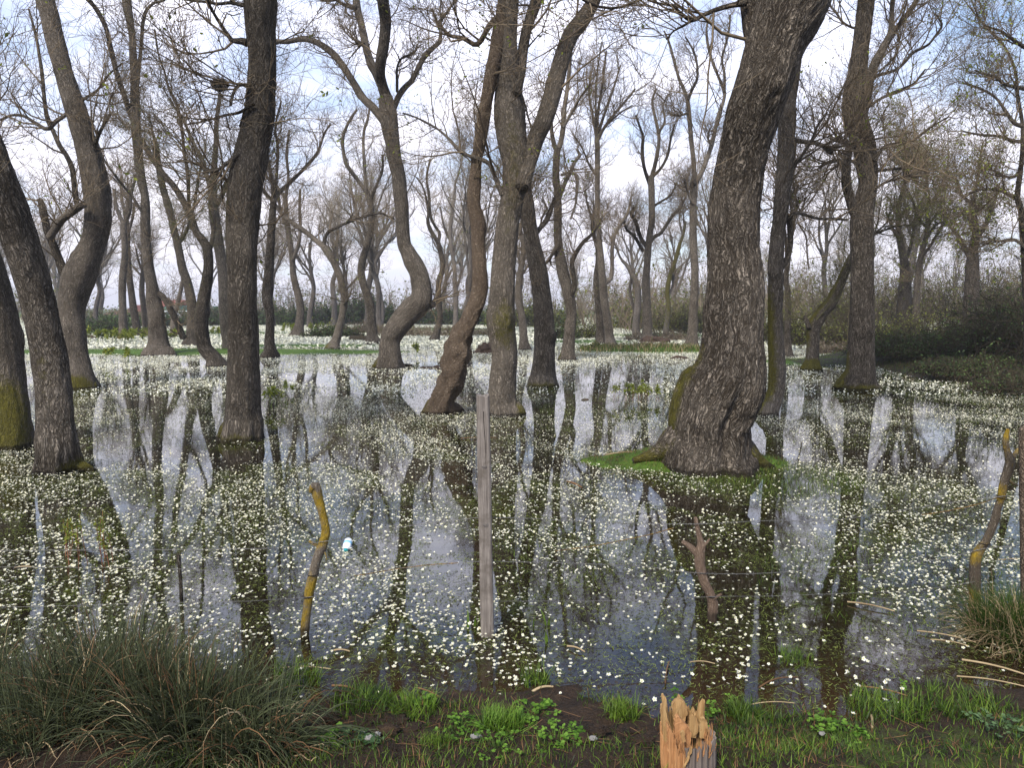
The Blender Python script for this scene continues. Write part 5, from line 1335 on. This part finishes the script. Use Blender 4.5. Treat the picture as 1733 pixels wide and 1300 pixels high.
st1, D1 = stake('fence_stake', 'crooked stake coated in yellow lichen, bent like a question mark, left of the square post',
    '531,822,20 535,830,19 539,846,16 545,866,14 550,888,14 551,903,15 548,915,15 545,926,17 539,940,16 533,960,16 527,985,17 523,1005,16 521,1022,15 518,1046,15 516,1062,15 516,1076,14', LICHEN_WOOD, 701, 1077,
    ['541,926,7 531,921,6 523,916,4', '545,930,3 551,938,3 553,948,2', '530,824,12 527,828,10 526,833,7'], 0.60)
st2, D2 = stake('fence_stake', 'brown forked stake with a broken side stub leaning left, standing in grassy water',
    '1177,876,6 1180,892,8 1184,910,10 1187,922,14 1184,938,18 1184,955,18 1187,968,17 1191,983,16 1196,995,16 1202,1006,16 1206,1021,17 1206,1035,17 1205,1050,16', DEAD_WOOD, 702, 1052,
    ['1180,940,12 1172,930,12 1164,923,10 1155,917,7', '1189,926,6 1196,919,5 1201,912,3', '1207,1015,6 1214,1010,5 1221,1006,4'], 0.05)
st3, D3 = stake('fence_stake', 'yellow lichened leaning stake with a forked head beside the right edge',
    '1706,726,5 1703,738,9 1702,752,10 1705,765,11 1709,778,15 1708,790,16 1702,808,14 1697,828,13 1694,844,12 1688,862,12 1683,882,13 1676,900,13 1668,917,13 1659,930,15 1652,942,17 1650,962,17 1650,990,18 1650,1015,18', LICHEN_WOOD, 703, 1050,
    ['1711,782,9 1716,772,8 1722,764,8 1730,754,7 1736,748,6', '1706,812,5 1714,818,5 1722,822,4'], 0.52)
st4, D4 = stake('fence_post', 'dark reddish round post half out of view at the right edge',
    '1739,726,27 1740,800,27 1741,900,26 1742,1000,26 1742,1070,26', BARK_WARM, 704, 1075, (), 0.0)
st5, D5 = stake('fence_stake', 'short thin dark stick poking out of the water left of the yellow stake',
    '302,939,7 304,965,6 306,990,6 307,1015,6', BARK_DARK, 705, 1020, (), 0.2, S=12)
D5 = min(D5, 4.2)

def wire(label, pts, rad=0.0017, barbs=True, mat=None, seed=0, name='barbed_wire', ends=None):
    rr = np.random.default_rng(seed)
    q = P_(pts); A = []
    for (px, py, D) in q: A.append(at(px, py, D)[0])
    A = np.array(A); L = np.linalg.norm(np.diff(A, axis=0), axis=1).sum()
    n = max(12, int(L / 0.012))
    P, _, L = resample(A, np.full(len(A), rad), n)
    g = Geo()
    s = np.linspace(0, L, n) / 0.03 * 6.28
    off = np.stack([0 * s, np.cos(s), np.sin(s)], 1) * rad * 0.8
    P2 = P + 0.0015 * wavy(P, seed, 9)[:, None]
    tubes(g, (P2 + off)[None], np.full((1, n), rad * 0.75), 5); tubes(g, (P2 - off)[None], np.full((1, n), rad * 0.75), 5)
    if barbs:
        nb = int(L / 0.11)
        for k in range(nb):
            i = int((k + 0.5) / nb * n); c = P2[i]
            for sg in (-1, 1):
                d = norm(rr.normal(size=3)) * 0.014
                tubes(g, np.array([[c - d, c + [sg * 0.002, 0, 0], c + d]]), np.full((1, 3), rad * 0.55), 4)
    o = g.obj(name, mat or WIRE, None, tuple(A[0])); tag(o, label, 'wire', 'wires of the fence'); return o
PD = 3.93 - 0.035
wire('long barbed strand running from the left edge to the head of the yellow crooked stake', f'-60,932,4.0 200,931,3.98 450,928,3.96 546,917,{D1-.03} 620,904,3.95 700,889,3.93 812,876,{PD}', seed=1)
wire('top barbed strand from the square post past the forked stake tip to the right stake', f'812,876,{PD} 900,878,3.95 1029,885,4.0 1178,887,{D2-.02} 1310,881,4.02 1410,881,4.02 1537,862,4.05 1612,851,4.06 1690,841,{D3-.03} 1745,836,3.9', seed=2)
wire('second strand, thin and dark, between the crooked stake and the square post', f'-60,960,4.0 240,962,4.0 400,968,3.97 515,974,{D1-.03} 600,966,3.95 700,961,3.93 817,950,{PD}', 0.0012, seed=3)
wire('middle barbed strand through the tie on the forked stake', f'817,950,{PD} 945,953,3.95 1084,959,4.0 1188,971,{D2-.03} 1310,970,4.02 1410,961,4.03 1579,949,4.05 1662,930,{D3-.03} 1745,922,3.9', seed=4)
wire('low strand crossing the foot of the yellow crooked stake', f'-60,1030,4.0 240,1022,4.0 400,1018,3.97 522,1011,{D1-.03} 608,1000,3.95 700,990,3.93 820,1015,{PD}', 0.0012, seed=5)
wire('lowest strand from the square post to the knot of the forked stake and on', f'820,1018,{PD} 1050,1017,3.95 1207,1010,{D2-.03} 1310,1009,4.02 1537,1000,4.04 1650,985,{D3-.03}', 0.0012, seed=6)
wire('slack rusty twisted strand hanging right of the square post', '940,933,4.0 1000,925,4.05 1050,915,4.1 1100,905,4.15 1140,894,4.2', 0.0024, False, RUST, 7, 'rusty_wire')
wire('rusty twig-like strand lying left of the square post', '600,975,4.3 660,965,4.3 720,957,4.3 775,953,4.3', 0.0024, False, RUST, 8, 'rusty_wire')
wire('yellowish rusty strand sagging toward the right stake', f'1560,872,4.2 1600,866,4.15 1650,855,4.1 1690,842,{D3-.02}', 0.0026, False, RUST, 9, 'rusty_wire')
def tie(label, px, py, D, r_, seed):
    c = at(px, py, D)[0]; th = np.linspace(0, 4 * math.pi, 40)
    P = np.stack([c[0] + r_ * np.cos(th), c[1] + r_ * np.sin(th), c[2] + 0.004 * np.sin(th / 2 + seed) + th * 0.0008], 1)
    g = Geo(); tubes(g, P[None], np.full((1, 40), 0.0022), 5)
    tag(g.obj('wire_tie', CRACK, None, tuple(c)), label, 'wire tie', 'wire ties on the stakes')
tie('dark wire loop round the middle of the forked stake', 1189, 970, D2, 0.030, 0)
tie('dark wire loop low on the forked stake', 1204, 1010, D2, 0.029, 1)
tie('dark wire loop on the upper half of the right stake', 1695, 842, D3, 0.024, 2)
tie('dark wire loop on the lower half of the right stake', 1666, 923, D3, 0.028, 3)
tie('thin loop near the foot of the yellow crooked stake', 522, 1011, D1, 0.027, 4)
tie('thin loop below the bend of the yellow crooked stake', 530, 974, D1, 0.029, 5)

# ------------------------------------------------------------------ split post stump in the foreground
def lathe(g, prof, c, S=24, m=0, axis_tilt=None):
    a = np.linspace(0, 2 * math.pi, S, endpoint=False); prof = np.array(prof, float)
    v = np.stack([prof[:, None, 0] * np.cos(a), prof[:, None, 0] * np.sin(a), np.repeat(prof[:, 1:2], S, 1)], -1)
    if axis_tilt is not None:
        M = np.array(axis_tilt.to_matrix()); v = v @ M.T
    v = v + c
    n = len(prof); idx = np.arange(n * S).reshape(n, S)
    g.add(v.reshape(-1, 3), np.stack([idx[:-1], np.roll(idx[:-1], -1, 1), np.roll(idx[1:], -1, 1), idx[1:]], -1).reshape(-1, 4), m)
YS = 2.52
cs, ts = at(1163, 1300, YS); cs[2] = 0.0
def zpy(py, px=1163, Y=YS): return at(px, py, Y)[0][2]
def xpx(px, py=1240, Y=YS): return at(px, py, Y)[0][0]
stump = empty('split_post', (cs[0], YS, 0.0), 'broken post stump, jagged orange torn wood on its left, grey weathered wood on its right', 'stump')
R0 = (xpx(1205) - xpx(1118)) / 2; XC = (xpx(1205, 1290) + xpx(1124, 1290)) / 2
def shell(a0, a1, topfn, mat, name, n=44, thick=0.022, rf=1.0, seed=0, taper=0.08):
    a = np.linspace(a0, a1, n); K = 16; rr = np.random.default_rng(seed)
    ridge = 1 + 0.05 * np.sin(a * 23 + seed) + 0.035 * np.sin(a * 51 + 2)
    tops = np.array([topfn(x) for x in a]) + rr.normal(size=n) * 0.003
    vo, vi = [], []
    for j in range(K):
        f = j / (K - 1)
        z = -0.05 + (tops + 0.05) * f
        r_ = R0 * rf * ridge * (1 + taper * f + 0.01 * math.sin(f * 12))
        ti = thick * (1 - 0.8 * f ** 3)
        vo.append(np.stack([XC + r_ * np.cos(a), YS + r_ * np.sin(a), z], 1))
        vi.append(np.stack([XC + (r_ - ti) * np.cos(a), YS + (r_ - ti) * np.sin(a), z], 1))
    g = Geo()
    for V, flip in ((np.array(vo), False), (np.array(vi), True)):
        idx = np.arange(K * n).reshape(K, n)
        q = np.stack([idx[:-1, :-1], idx[:-1, 1:], idx[1:, 1:], idx[1:, :-1]], -1).reshape(-1, 4)
        g.add(V.reshape(-1, 3), q[:, ::-1] if flip else q)
    vo, vi = np.array(vo), np.array(vi)
    rim = np.concatenate([vo[-1], vi[-1]]); i = np.arange(n - 1)
    g.add(rim, np.stack([i, i + 1, i + 1 + n, i + n], -1))
    for e in (0, -1):
        s_ = np.concatenate([vo[:, e], vi[:, e]]); i = np.arange(K - 1); g.add(s_, np.stack([i, i + 1, i + 1 + K, i + K], -1))
    return g.obj(name, mat, stump, (cs[0], YS, 0), smooth=False)
# angles: -90 deg faces the camera, 180 is left, 0 right
zt = zpy
def jag(x, seed): return 0.010 * math.sin(x * 31 + seed) + 0.007 * math.sin(x * 67 + seed * 2)
shell(R(-112), R(40), lambda a: zt(1243) + jag(a, 1) * 0.6, STUMP_GREY, 'weathered_side', seed=1, taper=0.0)
shell(R(-188), R(-110), lambda a: zt(1238) + 0.035 * math.sin((a + 3.3) * 9) + jag(a, 2), ORANGE_WOOD, 'torn_side', seed=2, rf=0.97, taper=0.14)
shell(R(40), R(175), lambda a: zt(1222) + 0.05 * max(0, math.sin((a - 0.6) * 7)) + jag(a, 3), PALE_WOOD, 'back_side', seed=3, rf=0.94)
def splinter(pts, depth, mat, seed, thick=0.010, name='splinter'):
    """flat tapering shard with thickness: outline pixels at its own distance"""
    q = P_(pts); A = np.array([at(x_, y_, YS + depth)[0] for x_, y_ in q])
    jr = np.random.default_rng(seed + 9); D_ = []
    for k in range(len(A)):
        a_, b2 = A[k], A[(k + 1) % len(A)]; m_ = max(1, int(np.linalg.norm(b2 - a_) / 0.006))
        for u in range(m_): D_.append(a_ + (b2 - a_) * u / m_ + (jr.normal(size=3) * [0.0011, 0, 0.0016] if u else 0))
    A = np.array(D_); n = len(A)
    off = np.array([0.0, thick, 0.0])
    B = A + off; g = Geo()
    c = A.mean(0)
    A2 = A.copy(); A2[:, 1] += 0.0025 * np.sin(A[:, 0] * 700 + seed)
    v = np.vstack([A2, B])
    i = np.arange(n); j = (i + 1) % n
    g.add(v, i[None]); g.add(v, (i[::-1] + n)[None])
    g.add(v, np.stack([i, i + n, j + n, j], -1))
    return g.obj(name, mat, stump, (cs[0], YS, 0), smooth=False)
splinter('1118,1205 1118,1195 1121,1193 1120,1177 1123,1176 1127,1182 1127,1200 1129,1215 1136,1232 1140,1300 1128,1300', -0.03, PALE_WOOD, 1)
splinter('1137,1195 1142,1187 1150,1184 1159,1189 1164,1198 1164,1208 1161,1214 1158,1230 1140,1230 1138,1212', 0.04, PALE_WOOD, 2, 0.014)
splinter('1166,1228 1168,1215 1171,1208 1174,1212 1176,1206 1180,1218 1183,1230 1178,1250 1165,1250', 0.02, PALE_WOOD, 3, 0.012)
splinter('1183,1230 1186,1218 1191,1214 1195,1220 1197,1228 1200,1236 1198,1250 1184,1250', 0.03, PALE_WOOD, 4, 0.012)
splinter('1142,1222 1148,1212 1155,1222 1166,1232 1170,1245 1166,1300 1140,1300', -0.045, ORANGE_WOOD, 5, 0.02)
splinter('1128,1222 1134,1232 1140,1250 1143,1300 1133,1300', -0.06, ORANGE_WOOD, 6, 0.012)
splinter('1152,1240 1158,1238 1160,1256 1156,1258 1153,1252', -0.072, PALE_WOOD, 7, 0.006)
splinter('1170,1262 1172,1272 1160,1300 1156,1300', -0.10, PALE_WOOD, 8, 0.004)
# torn fibres standing along the broken rim
rr = np.random.default_rng(61); n = 170
a = R(-190) + rr.random(n) * R(230); q = R0 * (0.72 + 0.27 * rr.random(n))
zb = np.where(a < R(-105), zt(1250), zt(1252)) - 0.03 * rr.random(n); hh = 0.012 + 0.04 * rr.random(n) ** 2
b_ = np.stack([XC + q * np.cos(a), YS + q * np.sin(a) - 0.004, zb], 1); tp_ = b_ + np.stack([rr.normal(size=n) * .005, rr.normal(size=n) * .004, hh + .02], 1)
g = Geo(); tubes(g, np.stack([b_, (b_ + tp_) / 2 + rr.normal(size=(n, 3)) * .0012, tp_], 1), np.array([[.0022, .0014, .0002]]) * (0.5 + rr.random((n, 1))), 4)
g.obj('fibres', ORANGE_WOOD, stump, (cs[0], YS, 0), smooth=False)
# long slivers running down the torn face
n = 26; a = R(-178) + rr.random(n) * R(66); q = R0 * 0.985
z0 = 0.03 + 0.10 * rr.random(n); z1 = z0 + 0.08 + 0.12 * rr.random(n); z1 = np.minimum(z1, zt(1245))
b_ = np.stack([XC + q * np.cos(a), YS + q * np.sin(a), z0], 1); t_ = np.stack([XC + (q * 1.10) * np.cos(a + .05), YS + q * 1.10 * np.sin(a + .05), z1], 1)
g = Geo(); tubes(g, np.stack([b_, (b_ + t_) / 2, t_], 1), np.array([[.0008, .0045, .0006]]) * (0.5 + rr.random((n, 1))), 5)
g.obj('slivers', ORANGE_WOOD, stump, (cs[0], YS, 0), smooth=False)
# ------------------------------------------------------------------ floating bottle
TEAL, t = new_mat('teal_cap'); t.out(t.bsdf((0.0, 0.22, 0.25), 0.35, spec=0.5))
WPLAS, t = new_mat('white_plastic'); t.out(t.bsdf((0.72, 0.78, 0.84), 0.3, spec=0.5))
BBAND, t = new_mat('blue_band'); t.out(t.bsdf((0.18, 0.42, 0.62), 0.4))
from mathutils import Euler
bc_ = at(587, 921, ground_pt(587, 930)[1])[0]; s_ = bc_[1] / 5.2 * 0.78
bo = empty('plastic_bottle', (bc_[0], bc_[1], 0.0), 'small white plastic bottle with a turquoise cap floating tilted among the flowers', 'bottle')
e = Euler((R(-62), R(4), 0))
for nm, prof, mt in (('body', [(0.0, 0.085), (0.030, 0.084), (0.038, 0.072), (0.039, 0.0), (0.036, -0.022), (0.020, -0.036), (0.018, -0.040)], WPLAS), ('band', [(0.0394, 0.045), (0.0405, 0.044), (0.0405, 0.022), (0.0394, 0.021)], BBAND), ('cap', [(0.018, -0.038), (0.024, -0.040), (0.024, -0.066), (0.021, -0.070), (0.0, -0.071)], TEAL)):
    g = Geo(); lathe(g, [(a * s_, b * s_) for a, b in prof], np.array([bc_[0], bc_[1], 0.020]), 28, axis_tilt=e); g.obj(nm, mt, bo, (bc_[0], bc_[1], 0))

# ------------------------------------------------------------------ nest
nc, _ = at(372, 143, ground_pt(390, 592)[1]); rr = np.random.default_rng(5)
n = 900; a = rr.random(n) * 6.28; u = rr.random(n) * 2 - 1
rad_ = 0.30
Pn = nc + np.stack([rad_ * np.sqrt(1 - u ** 2) * np.cos(a), rad_ * np.sqrt(1 - u ** 2) * np.sin(a), 0.22 * u], 1) * (0.7 + 0.35 * rr.random((n, 1)))
dn_ = norm(np.stack([-np.sin(a), np.cos(a), rr.normal(size=n) * 0.4], 1) + rr.normal(size=(n, 3)) * 0.35) * 0.16
g = Geo(); tubes(g, np.stack([Pn - dn_, Pn + rr.normal(size=(n, 3)) * 0.015, Pn + dn_], 1), np.full((n, 3), 0.008), 3)
tag(g.obj('nest', BRUSH_DARK, None, tuple(nc)), 'dark round nest of twigs perched on a broken stem behind the stout dark trunk', 'nest')

# ------------------------------------------------------------------ straws, logs, clods
def straw(px0, py0, px1, py1, w, label, mat=STRAW, z=0.012, bend=0.02, name='dry_reed'):
    a = ground_pt(px0, py0, z); b = ground_pt(px1, py1, z)
    L = np.linalg.norm(b - a); k = np.linspace(0, 1, 9)[:, None]
    P = a * (1 - k) + b * k; nrm = np.array([-(b - a)[1], (b - a)[0], 0]) / L
    P = P + nrm * bend * L * np.sin(k * 3.1) + np.array([0, 0, 0.008]) * np.sin(k * 3.1)
    g = Geo(); tubes(g, P[None], np.full((1, 9), w) * np.linspace(1, 0.7, 9), 6)
    tag(g.obj(name, mat, None, tuple(a)), label, 'dry reed', 'dry reed stalks lying about')
straw(1628, 1117, 1740, 1144, 0.0055, 'thickest pale reed stalk running out of the right edge')
straw(1619, 1145, 1740, 1164, 0.0035, 'long thin pale reed under the thickest one')
straw(1695, 1184, 1740, 1190, 0.004, 'short pale reed nearest the lower right corner')
straw(1434, 1019, 1514, 1035, 0.005, 'pale reed in open water left of the right tussock')
straw(1552, 1068, 1652, 1088, 0.004, 'bent straw leading to the right tussock')
straw(1575, 1083, 1640, 1094, 0.003, 'faint second straw beside the bent one')
straw(1455, 1162, 1540, 1180, 0.004, 'brownish reed floating before the round leaves', RUST_LEAF)
straw(1285, 1164, 1350, 1147, 0.004, 'curved brown stalk resting on the green tuft', RUST_LEAF, bend=0.08)
straw(1270, 1193, 1345, 1191, 0.0025, 'thin straight straw along the mud edge')
straw(960, 1094, 990, 1104, 0.005, 'short pale leaf stalk floating in the middle')
straw(1168, 1121, 1210, 1124, 0.003, 'short straw just above the split post')
straw(900, 1172, 936, 1163, 0.007, 'broad tan dead leaf blade beside the mud', bend=0.06)
straw(708, 1165, 757, 1190, 0.004, 'orange brown blade lying on the central mud point', RUST_LEAF)
straw(562, 1161, 607, 1170, 0.006, 'flat reddish dead blade at the left water edge', RUST_LEAF)
straw(562, 1102, 592, 1103, 0.005, 'pale stub floating right of the yellow stake foot')
straw(475, 1131, 560, 1133, 0.003, 'thin straw over the end of the rush clump')
straw(1126, 1158, 1133, 1120, 0.004, 'short upright brown twig near the split post', RUST_LEAF)
straw(1025, 770, 1075, 765, 0.007, 'pale stick on the turf left of the massive trunk', z=0.11)
straw(960, 815, 985, 826, 0.012, 'orange brown bark strip floating in the sky reflection', RUST_LEAF)
straw(1690, 948, 1760, 949, 0.003, 'thin straw behind the right stake')
straw(780, 742, 840, 741, 0.006, 'long brown stem floating behind the square post', RUST_LEAF)
straw(1475, 1212, 1475, 1240, 0.006, 'pale snapped stub at the lower right bank', z=0.03)
straw(25, 961, 60, 961, 0.004, 'pale straw floating at far left')
def lump(label, px, py, wx, wy, h, seed, mat, name='mud_clod', cat='clod', z=-0.02, Y=None):
    c = ground_pt(px, py, 0.0)
    S, K = 48, 18; rr = np.random.default_rng(seed)
    a = np.linspace(0, 2 * math.pi, S, endpoint=False)[None]; ph = np.linspace(0, PI2, K)[:, None]
    q = np.stack([np.cos(a) * np.cos(ph), np.sin(a) * np.cos(ph), np.sin(ph) + 0 * a], -1)
    d = 1 + 0.26 * wavy(q, seed, 3) + 0.20 * wavy(q, seed + 1, 8) + 0.12 * wavy(q, seed + 2, 18)
    v = q * d[..., None] * np.array([wx, wy, h]) + np.array([c[0], c[1], z])
    idx = np.arange(S * K).reshape(K, S); g = Geo()
    g.add(v.reshape(-1, 3), np.stack([idx[:-1], np.roll(idx[:-1], -1, 1), np.roll(idx[1:], -1, 1), idx[1:]], -1).reshape(-1, 4))
    tag(g.obj(name, mat, None, (c[0], c[1], 0), attrs=True), label, cat)
MUD = simple('wet_mud', (0.012, 0.007, 0.005), (0.085, 0.055, 0.038), 9.0, 0.75)
STONE = simple('grey_stone', (0.10, 0.095, 0.09), (0.26, 0.25, 0.24), 20.0, 0.7)
lump('brown mud hump in the cream shallows left of the massive trunk', 1150, 608, 0.30, 0.16, 0.13, 1, MUD)
lump('small dark leaf-like clod floating in the open lane', 991, 677, 0.09, 0.05, 0.04, 2, MUD)
lump('dark root clod just right of the kneed tree foot', 689, 622, 0.18, 0.12, 0.12, 3, BRUSH_DARK)
lump('dark wood debris lying left of the split hollow tree', 612, 577, 0.8, 0.3, 0.30, 4, BRUSH_DARK, 'debris_pile', 'debris')
lump('dark wood debris at the left edge of the cream shallows', 148, 574, 0.8, 0.3, 0.25, 5, BRUSH_DARK, 'debris_pile', 'debris')
lump('mossy mound touching the left of the lichened trunk foot', 823, 598, 0.42, 0.3, 0.42, 6, MUD, 'mound', 'mound')
lump('clumpy root mound at the foot of the gnarled tree', 1108, 581, 0.7, 0.4, 0.35, 7, MUD, 'mound', 'mound')
for i, (px, py, s_) in enumerate([(640, 1215, .05), (670, 1235, .06), (655, 1262, .045), (700, 1250, .05), (610, 1240, .04), (690, 1285, .05), (745, 1225, .035), (830, 1262, .04), (1010, 1262, .045), (1060, 1250, .05), (985, 1285, .04), (560, 1222, .04), (765, 1255, .03), (960, 1240, .04), (1085, 1278, .045)]):
    lump(['lump of dark mud near the ragged grass', 'largest dark mud lump in the middle left', 'mud lump below the largest one', 'mud lump right of the largest one', 'mud lump by the flattened rushes', 'mud lump at the bottom edge', 'small mud lump under the clover leaves', 'mud lump right of the low tuft',
          'mud lump left of the split post', 'mud lump close to the split post', 'mud lump at the bottom left of the split post', 'mud lump at the ends of the flattened rushes', 'tiny mud lump in the centre mud', 'mud lump by the leafy bright weed', 'mud lump nearest the split post foot'][i], px, py, s_ * 1.1, s_ * .8, s_ * .38, 20 + i, GROUND_MAT, z=float(ground_z(*[np.array([q]) for q in ground_pt(px, py, 0.05)[:2]])[0]) - 0.012)
for i, (px, py, s_) in enumerate([(806, 1280, .020), (638, 1278, .016), (612, 1266, .014), (626, 1290, .018), (1390, 1268, .014), (1003, 1296, .015)]):
    lump(['pale grey pebble under the grass cushion', 'grey pebble beside the grey green rosette', 'small pebble left of the grey green rosette', 'pebble at the bottom left of the centre mud', 'pebble on the lower right turf', 'pebble left of the split post'][i], px, py, s_, s_ * .8, s_ * .6, 50 + i, STONE, 'pebble', 'pebble', z=float(ground_z(*[np.array([q]) for q in ground_pt(px, py, 0.05)[:2]])[0]))
# litter of dead blades and crumbs on the mud
rr = np.random.default_rng(801); n = 420
x = -1.0 + 3.2 * rr.random(n); y = 2.3 + 0.85 * rr.random(n); zz = ground_z(x, y, True); k_ = zz > -0.005
x, y, zz = x[k_], y[k_], zz[k_]; N = len(x); g = Geo()
an = rr.random(N) * 6.28; L_ = 0.02 + 0.07 * rr.random(N) ** 2
d_ = np.stack([np.cos(an) * L_, np.sin(an) * L_, rr.normal(size=N) * 0.006], 1); c_ = np.stack([x, y, zz + 0.006], 1)
tubes(g, np.stack([c_ - d_, c_ + rr.normal(size=(N, 3)) * 0.003, c_ + d_], 1), np.full((N, 3), 0.0009), 3)
tag(g.obj('plant_litter', RUST_LEAF, smooth=False), 'dead stems and crumbs littering the mud', 'litter', None, 'stuff')

# ------------------------------------------------------------------ buildings beyond the far left trees
ROOF_RED = simple('red_roof', (0.22, 0.07, 0.05), (0.34, 0.13, 0.10), 3.0)
ROOF_GREEN = simple('green_roof', (0.03, 0.10, 0.07), (0.07, 0.18, 0.13), 3.0)
WALL_W = simple('white_wall', (0.50, 0.52, 0.56), (0.68, 0.70, 0.74), 0.6)
WALL_R = simple('red_wall', (0.30, 0.12, 0.11), (0.40, 0.18, 0.16), 1.0)
GLASS, t = new_mat('window_glass'); t.out(t.bsdf((0.03, 0.035, 0.04), 0.1, spec=0.6))
RUBBER, t = new_mat('tyre_rubber'); t.out(t.bsdf((0.02, 0.02, 0.02), 0.8))
def box(g, x0, x1, y0, y1, z0, z1, m=0):
    v = [(x, y, z) for z in (z0, z1) for y in (y0, y1) for x in (x0, x1)]
    g.add(v, [[0, 2, 3, 1], [4, 5, 7, 6], [0, 1, 5, 4], [2, 6, 7, 3], [0, 4, 6, 2], [1, 3, 7, 5]], m)
def house(label, pxl, pxr, Y, ye, yr, wallm, roofm, nwin, name='house'):
    """eaves and ridge heights from where they show above the hedge; the foot stands in lower ground behind it"""
    xl, xr = at(pxl, 540, Y)[0][0], at(pxr, 540, Y)[0][0]; dp = 7.0
    zw, zr = at(866, ye, Y)[0][2], at(866, yr, Y)[0][2]
    o = ((xl + xr) / 2, Y, 0); root = empty(name, o, label, 'house')
    g = Geo(); box(g, xl, xr, Y, Y + dp, -1.2, zw); g.obj('wall', wallm, root, o, smooth=False)
    e = 0.35; ym = Y + dp / 2
    g = Geo()
    v = [(xl - e, Y - e, zw), (xr + e, Y - e, zw), (xr + e, Y + dp + e, zw), (xl - e, Y + dp + e, zw), (xl - e, ym, zr), (xr + e, ym, zr)]
    v2 = [(a, b, c - 0.12) for a, b, c in v[:4]]
    g.add(v + v2, [[0, 1, 5, 4], [2, 3, 4, 5], [6, 9, 8, 7], [0, 6, 7, 1], [2, 8, 9, 3], [1, 7, 8, 2], [3, 9, 6, 0]]); g.add(v, [[0, 4, 3], [1, 2, 5]])
    g.obj('roof', roofm, root, o, smooth=False)
    for k in range(nwin):
        cx_ = xl + (xr - xl) * (k + 0.5) / nwin; z1 = zw - 0.2; z0 = z1 - 0.7; hw_ = min(0.5, (xr - xl) / nwin * 0.3)
        g = Geo(); box(g, cx_ - hw_, cx_ + hw_, Y - 0.06, Y + 0.05, z0, z1); w_ = g.obj('window', WALL_R if wallm is WALL_W else WALL_W, root, o, smooth=False)
        g = Geo(); box(g, cx_ - hw_ + .08, cx_ - 0.03, Y - 0.10, Y - 0.062, z0 + 0.08, z1 - 0.08); box(g, cx_ + 0.03, cx_ + hw_ - .08, Y - 0.10, Y - 0.062, z0 + 0.08, z1 - 0.08)
        p_ = g.obj('pane', GLASS, None, o, smooth=False); p_.location = (0, 0, 0); p_.parent = w_
house('low white house with a rusty red roof, leftmost of the buildings', 172, 206, 99, 535, 527, WALL_W, ROOF_RED, 3)
house('red roofed pale house behind three slim trees', 212, 258, 104, 529, 516, WALL_W, ROOF_RED, 4)
house('white house with a green roof behind the wide-footed tree', 268, 330, 102, 531, 517, WALL_W, ROOF_GREEN, 5)
house('taller reddish house rising behind the green roof', 264, 296, 118, 515, 507, WALL_R, ROOF_RED, 4)
house('green roofed shed just left of the stout dark trunk', 345, 362, 108, 530, 518, WALL_W, ROOF_GREEN, 1, 'shed')
def car(px, Y, label):
    x = at(px, 540, Y)[0][0]; root = empty('parked_car', (x, Y, 0), label, 'car', 'white cars by the green roofed house'); o = (x, Y, 0)
    prof = np.array([(-2.1, .35), (-2.15, .75), (-1.5, .95), (-.95, 1.45), (.7, 1.48), (1.4, 1.0), (2.0, .9), (2.1, .4)])
    g = Geo(); n = len(prof)
    for yy in (-0.8, 0.8):
        g.add([(x + a, Y + yy, b) for a, b in prof], [list(range(n)) if yy > 0 else list(range(n))[::-1]])
    v = [(x + a, Y - .8, b) for a, b in prof] + [(x + a, Y + .8, b) for a, b in prof]; i = np.arange(n)
    g.add(v, np.stack([i, (i + 1) % n, (i + 1) % n + n, i + n], -1)); g.obj('body', WALL_W, root, o, smooth=False)
    g = Geo()
    for a0, a1, b0, b1 in ((-1.25, -.1, -.85, -.1), (0.0, 1.15, 0.0, .68)):
        g.add([(x + a0, Y - .805, 1.0), (x + a1, Y - .805, 1.0), (x + b1, Y - .805, 1.38), (x + b0, Y - .805, 1.38)], [[0, 1, 2, 3]])
    g.obj('window', GLASS, root, o, smooth=False)
    for wx in (-1.35, 1.3):
        g = Geo(); a = np.linspace(0, 6.283, 14, endpoint=False)
        P = np.stack([x + wx + .24 * np.cos(a), np.full(14, Y - .82), .33 + .24 * np.sin(a)], 1)
        tubes(g, np.concatenate([P, P[:1]])[None], np.full((1, 15), .09), 6); g.obj('wheel', RUBBER, root, o)
car(286, 88, 'white parked car before the green roofed house, left of the pair')
car(314, 89, 'white parked car before the green roofed house, right of the pair')
# ------------------------------------------------------------------ air
m, t = new_mat('haze_air')
pv = t.n('ShaderNodeVolumePrincipled', {'Density': 0.0009, 'Anisotropy': 0.2})
pv.inputs['Color'].default_value = (0.93, 0.94, 1.0, 1)
o_ = t.n('ShaderNodeOutputMaterial'); t.t.links.new(pv.outputs[0], o_.inputs['Volume'])
g = Geo(); box(g, -1600, 1600, -1600, 1600, -1.6, 32.0)
tag(g.obj('haze', m, smooth=False), kind='stuff', label='thin pale spring haze over the flooded wood', cat='haze')
scene.cycles.volume_bounces = 0
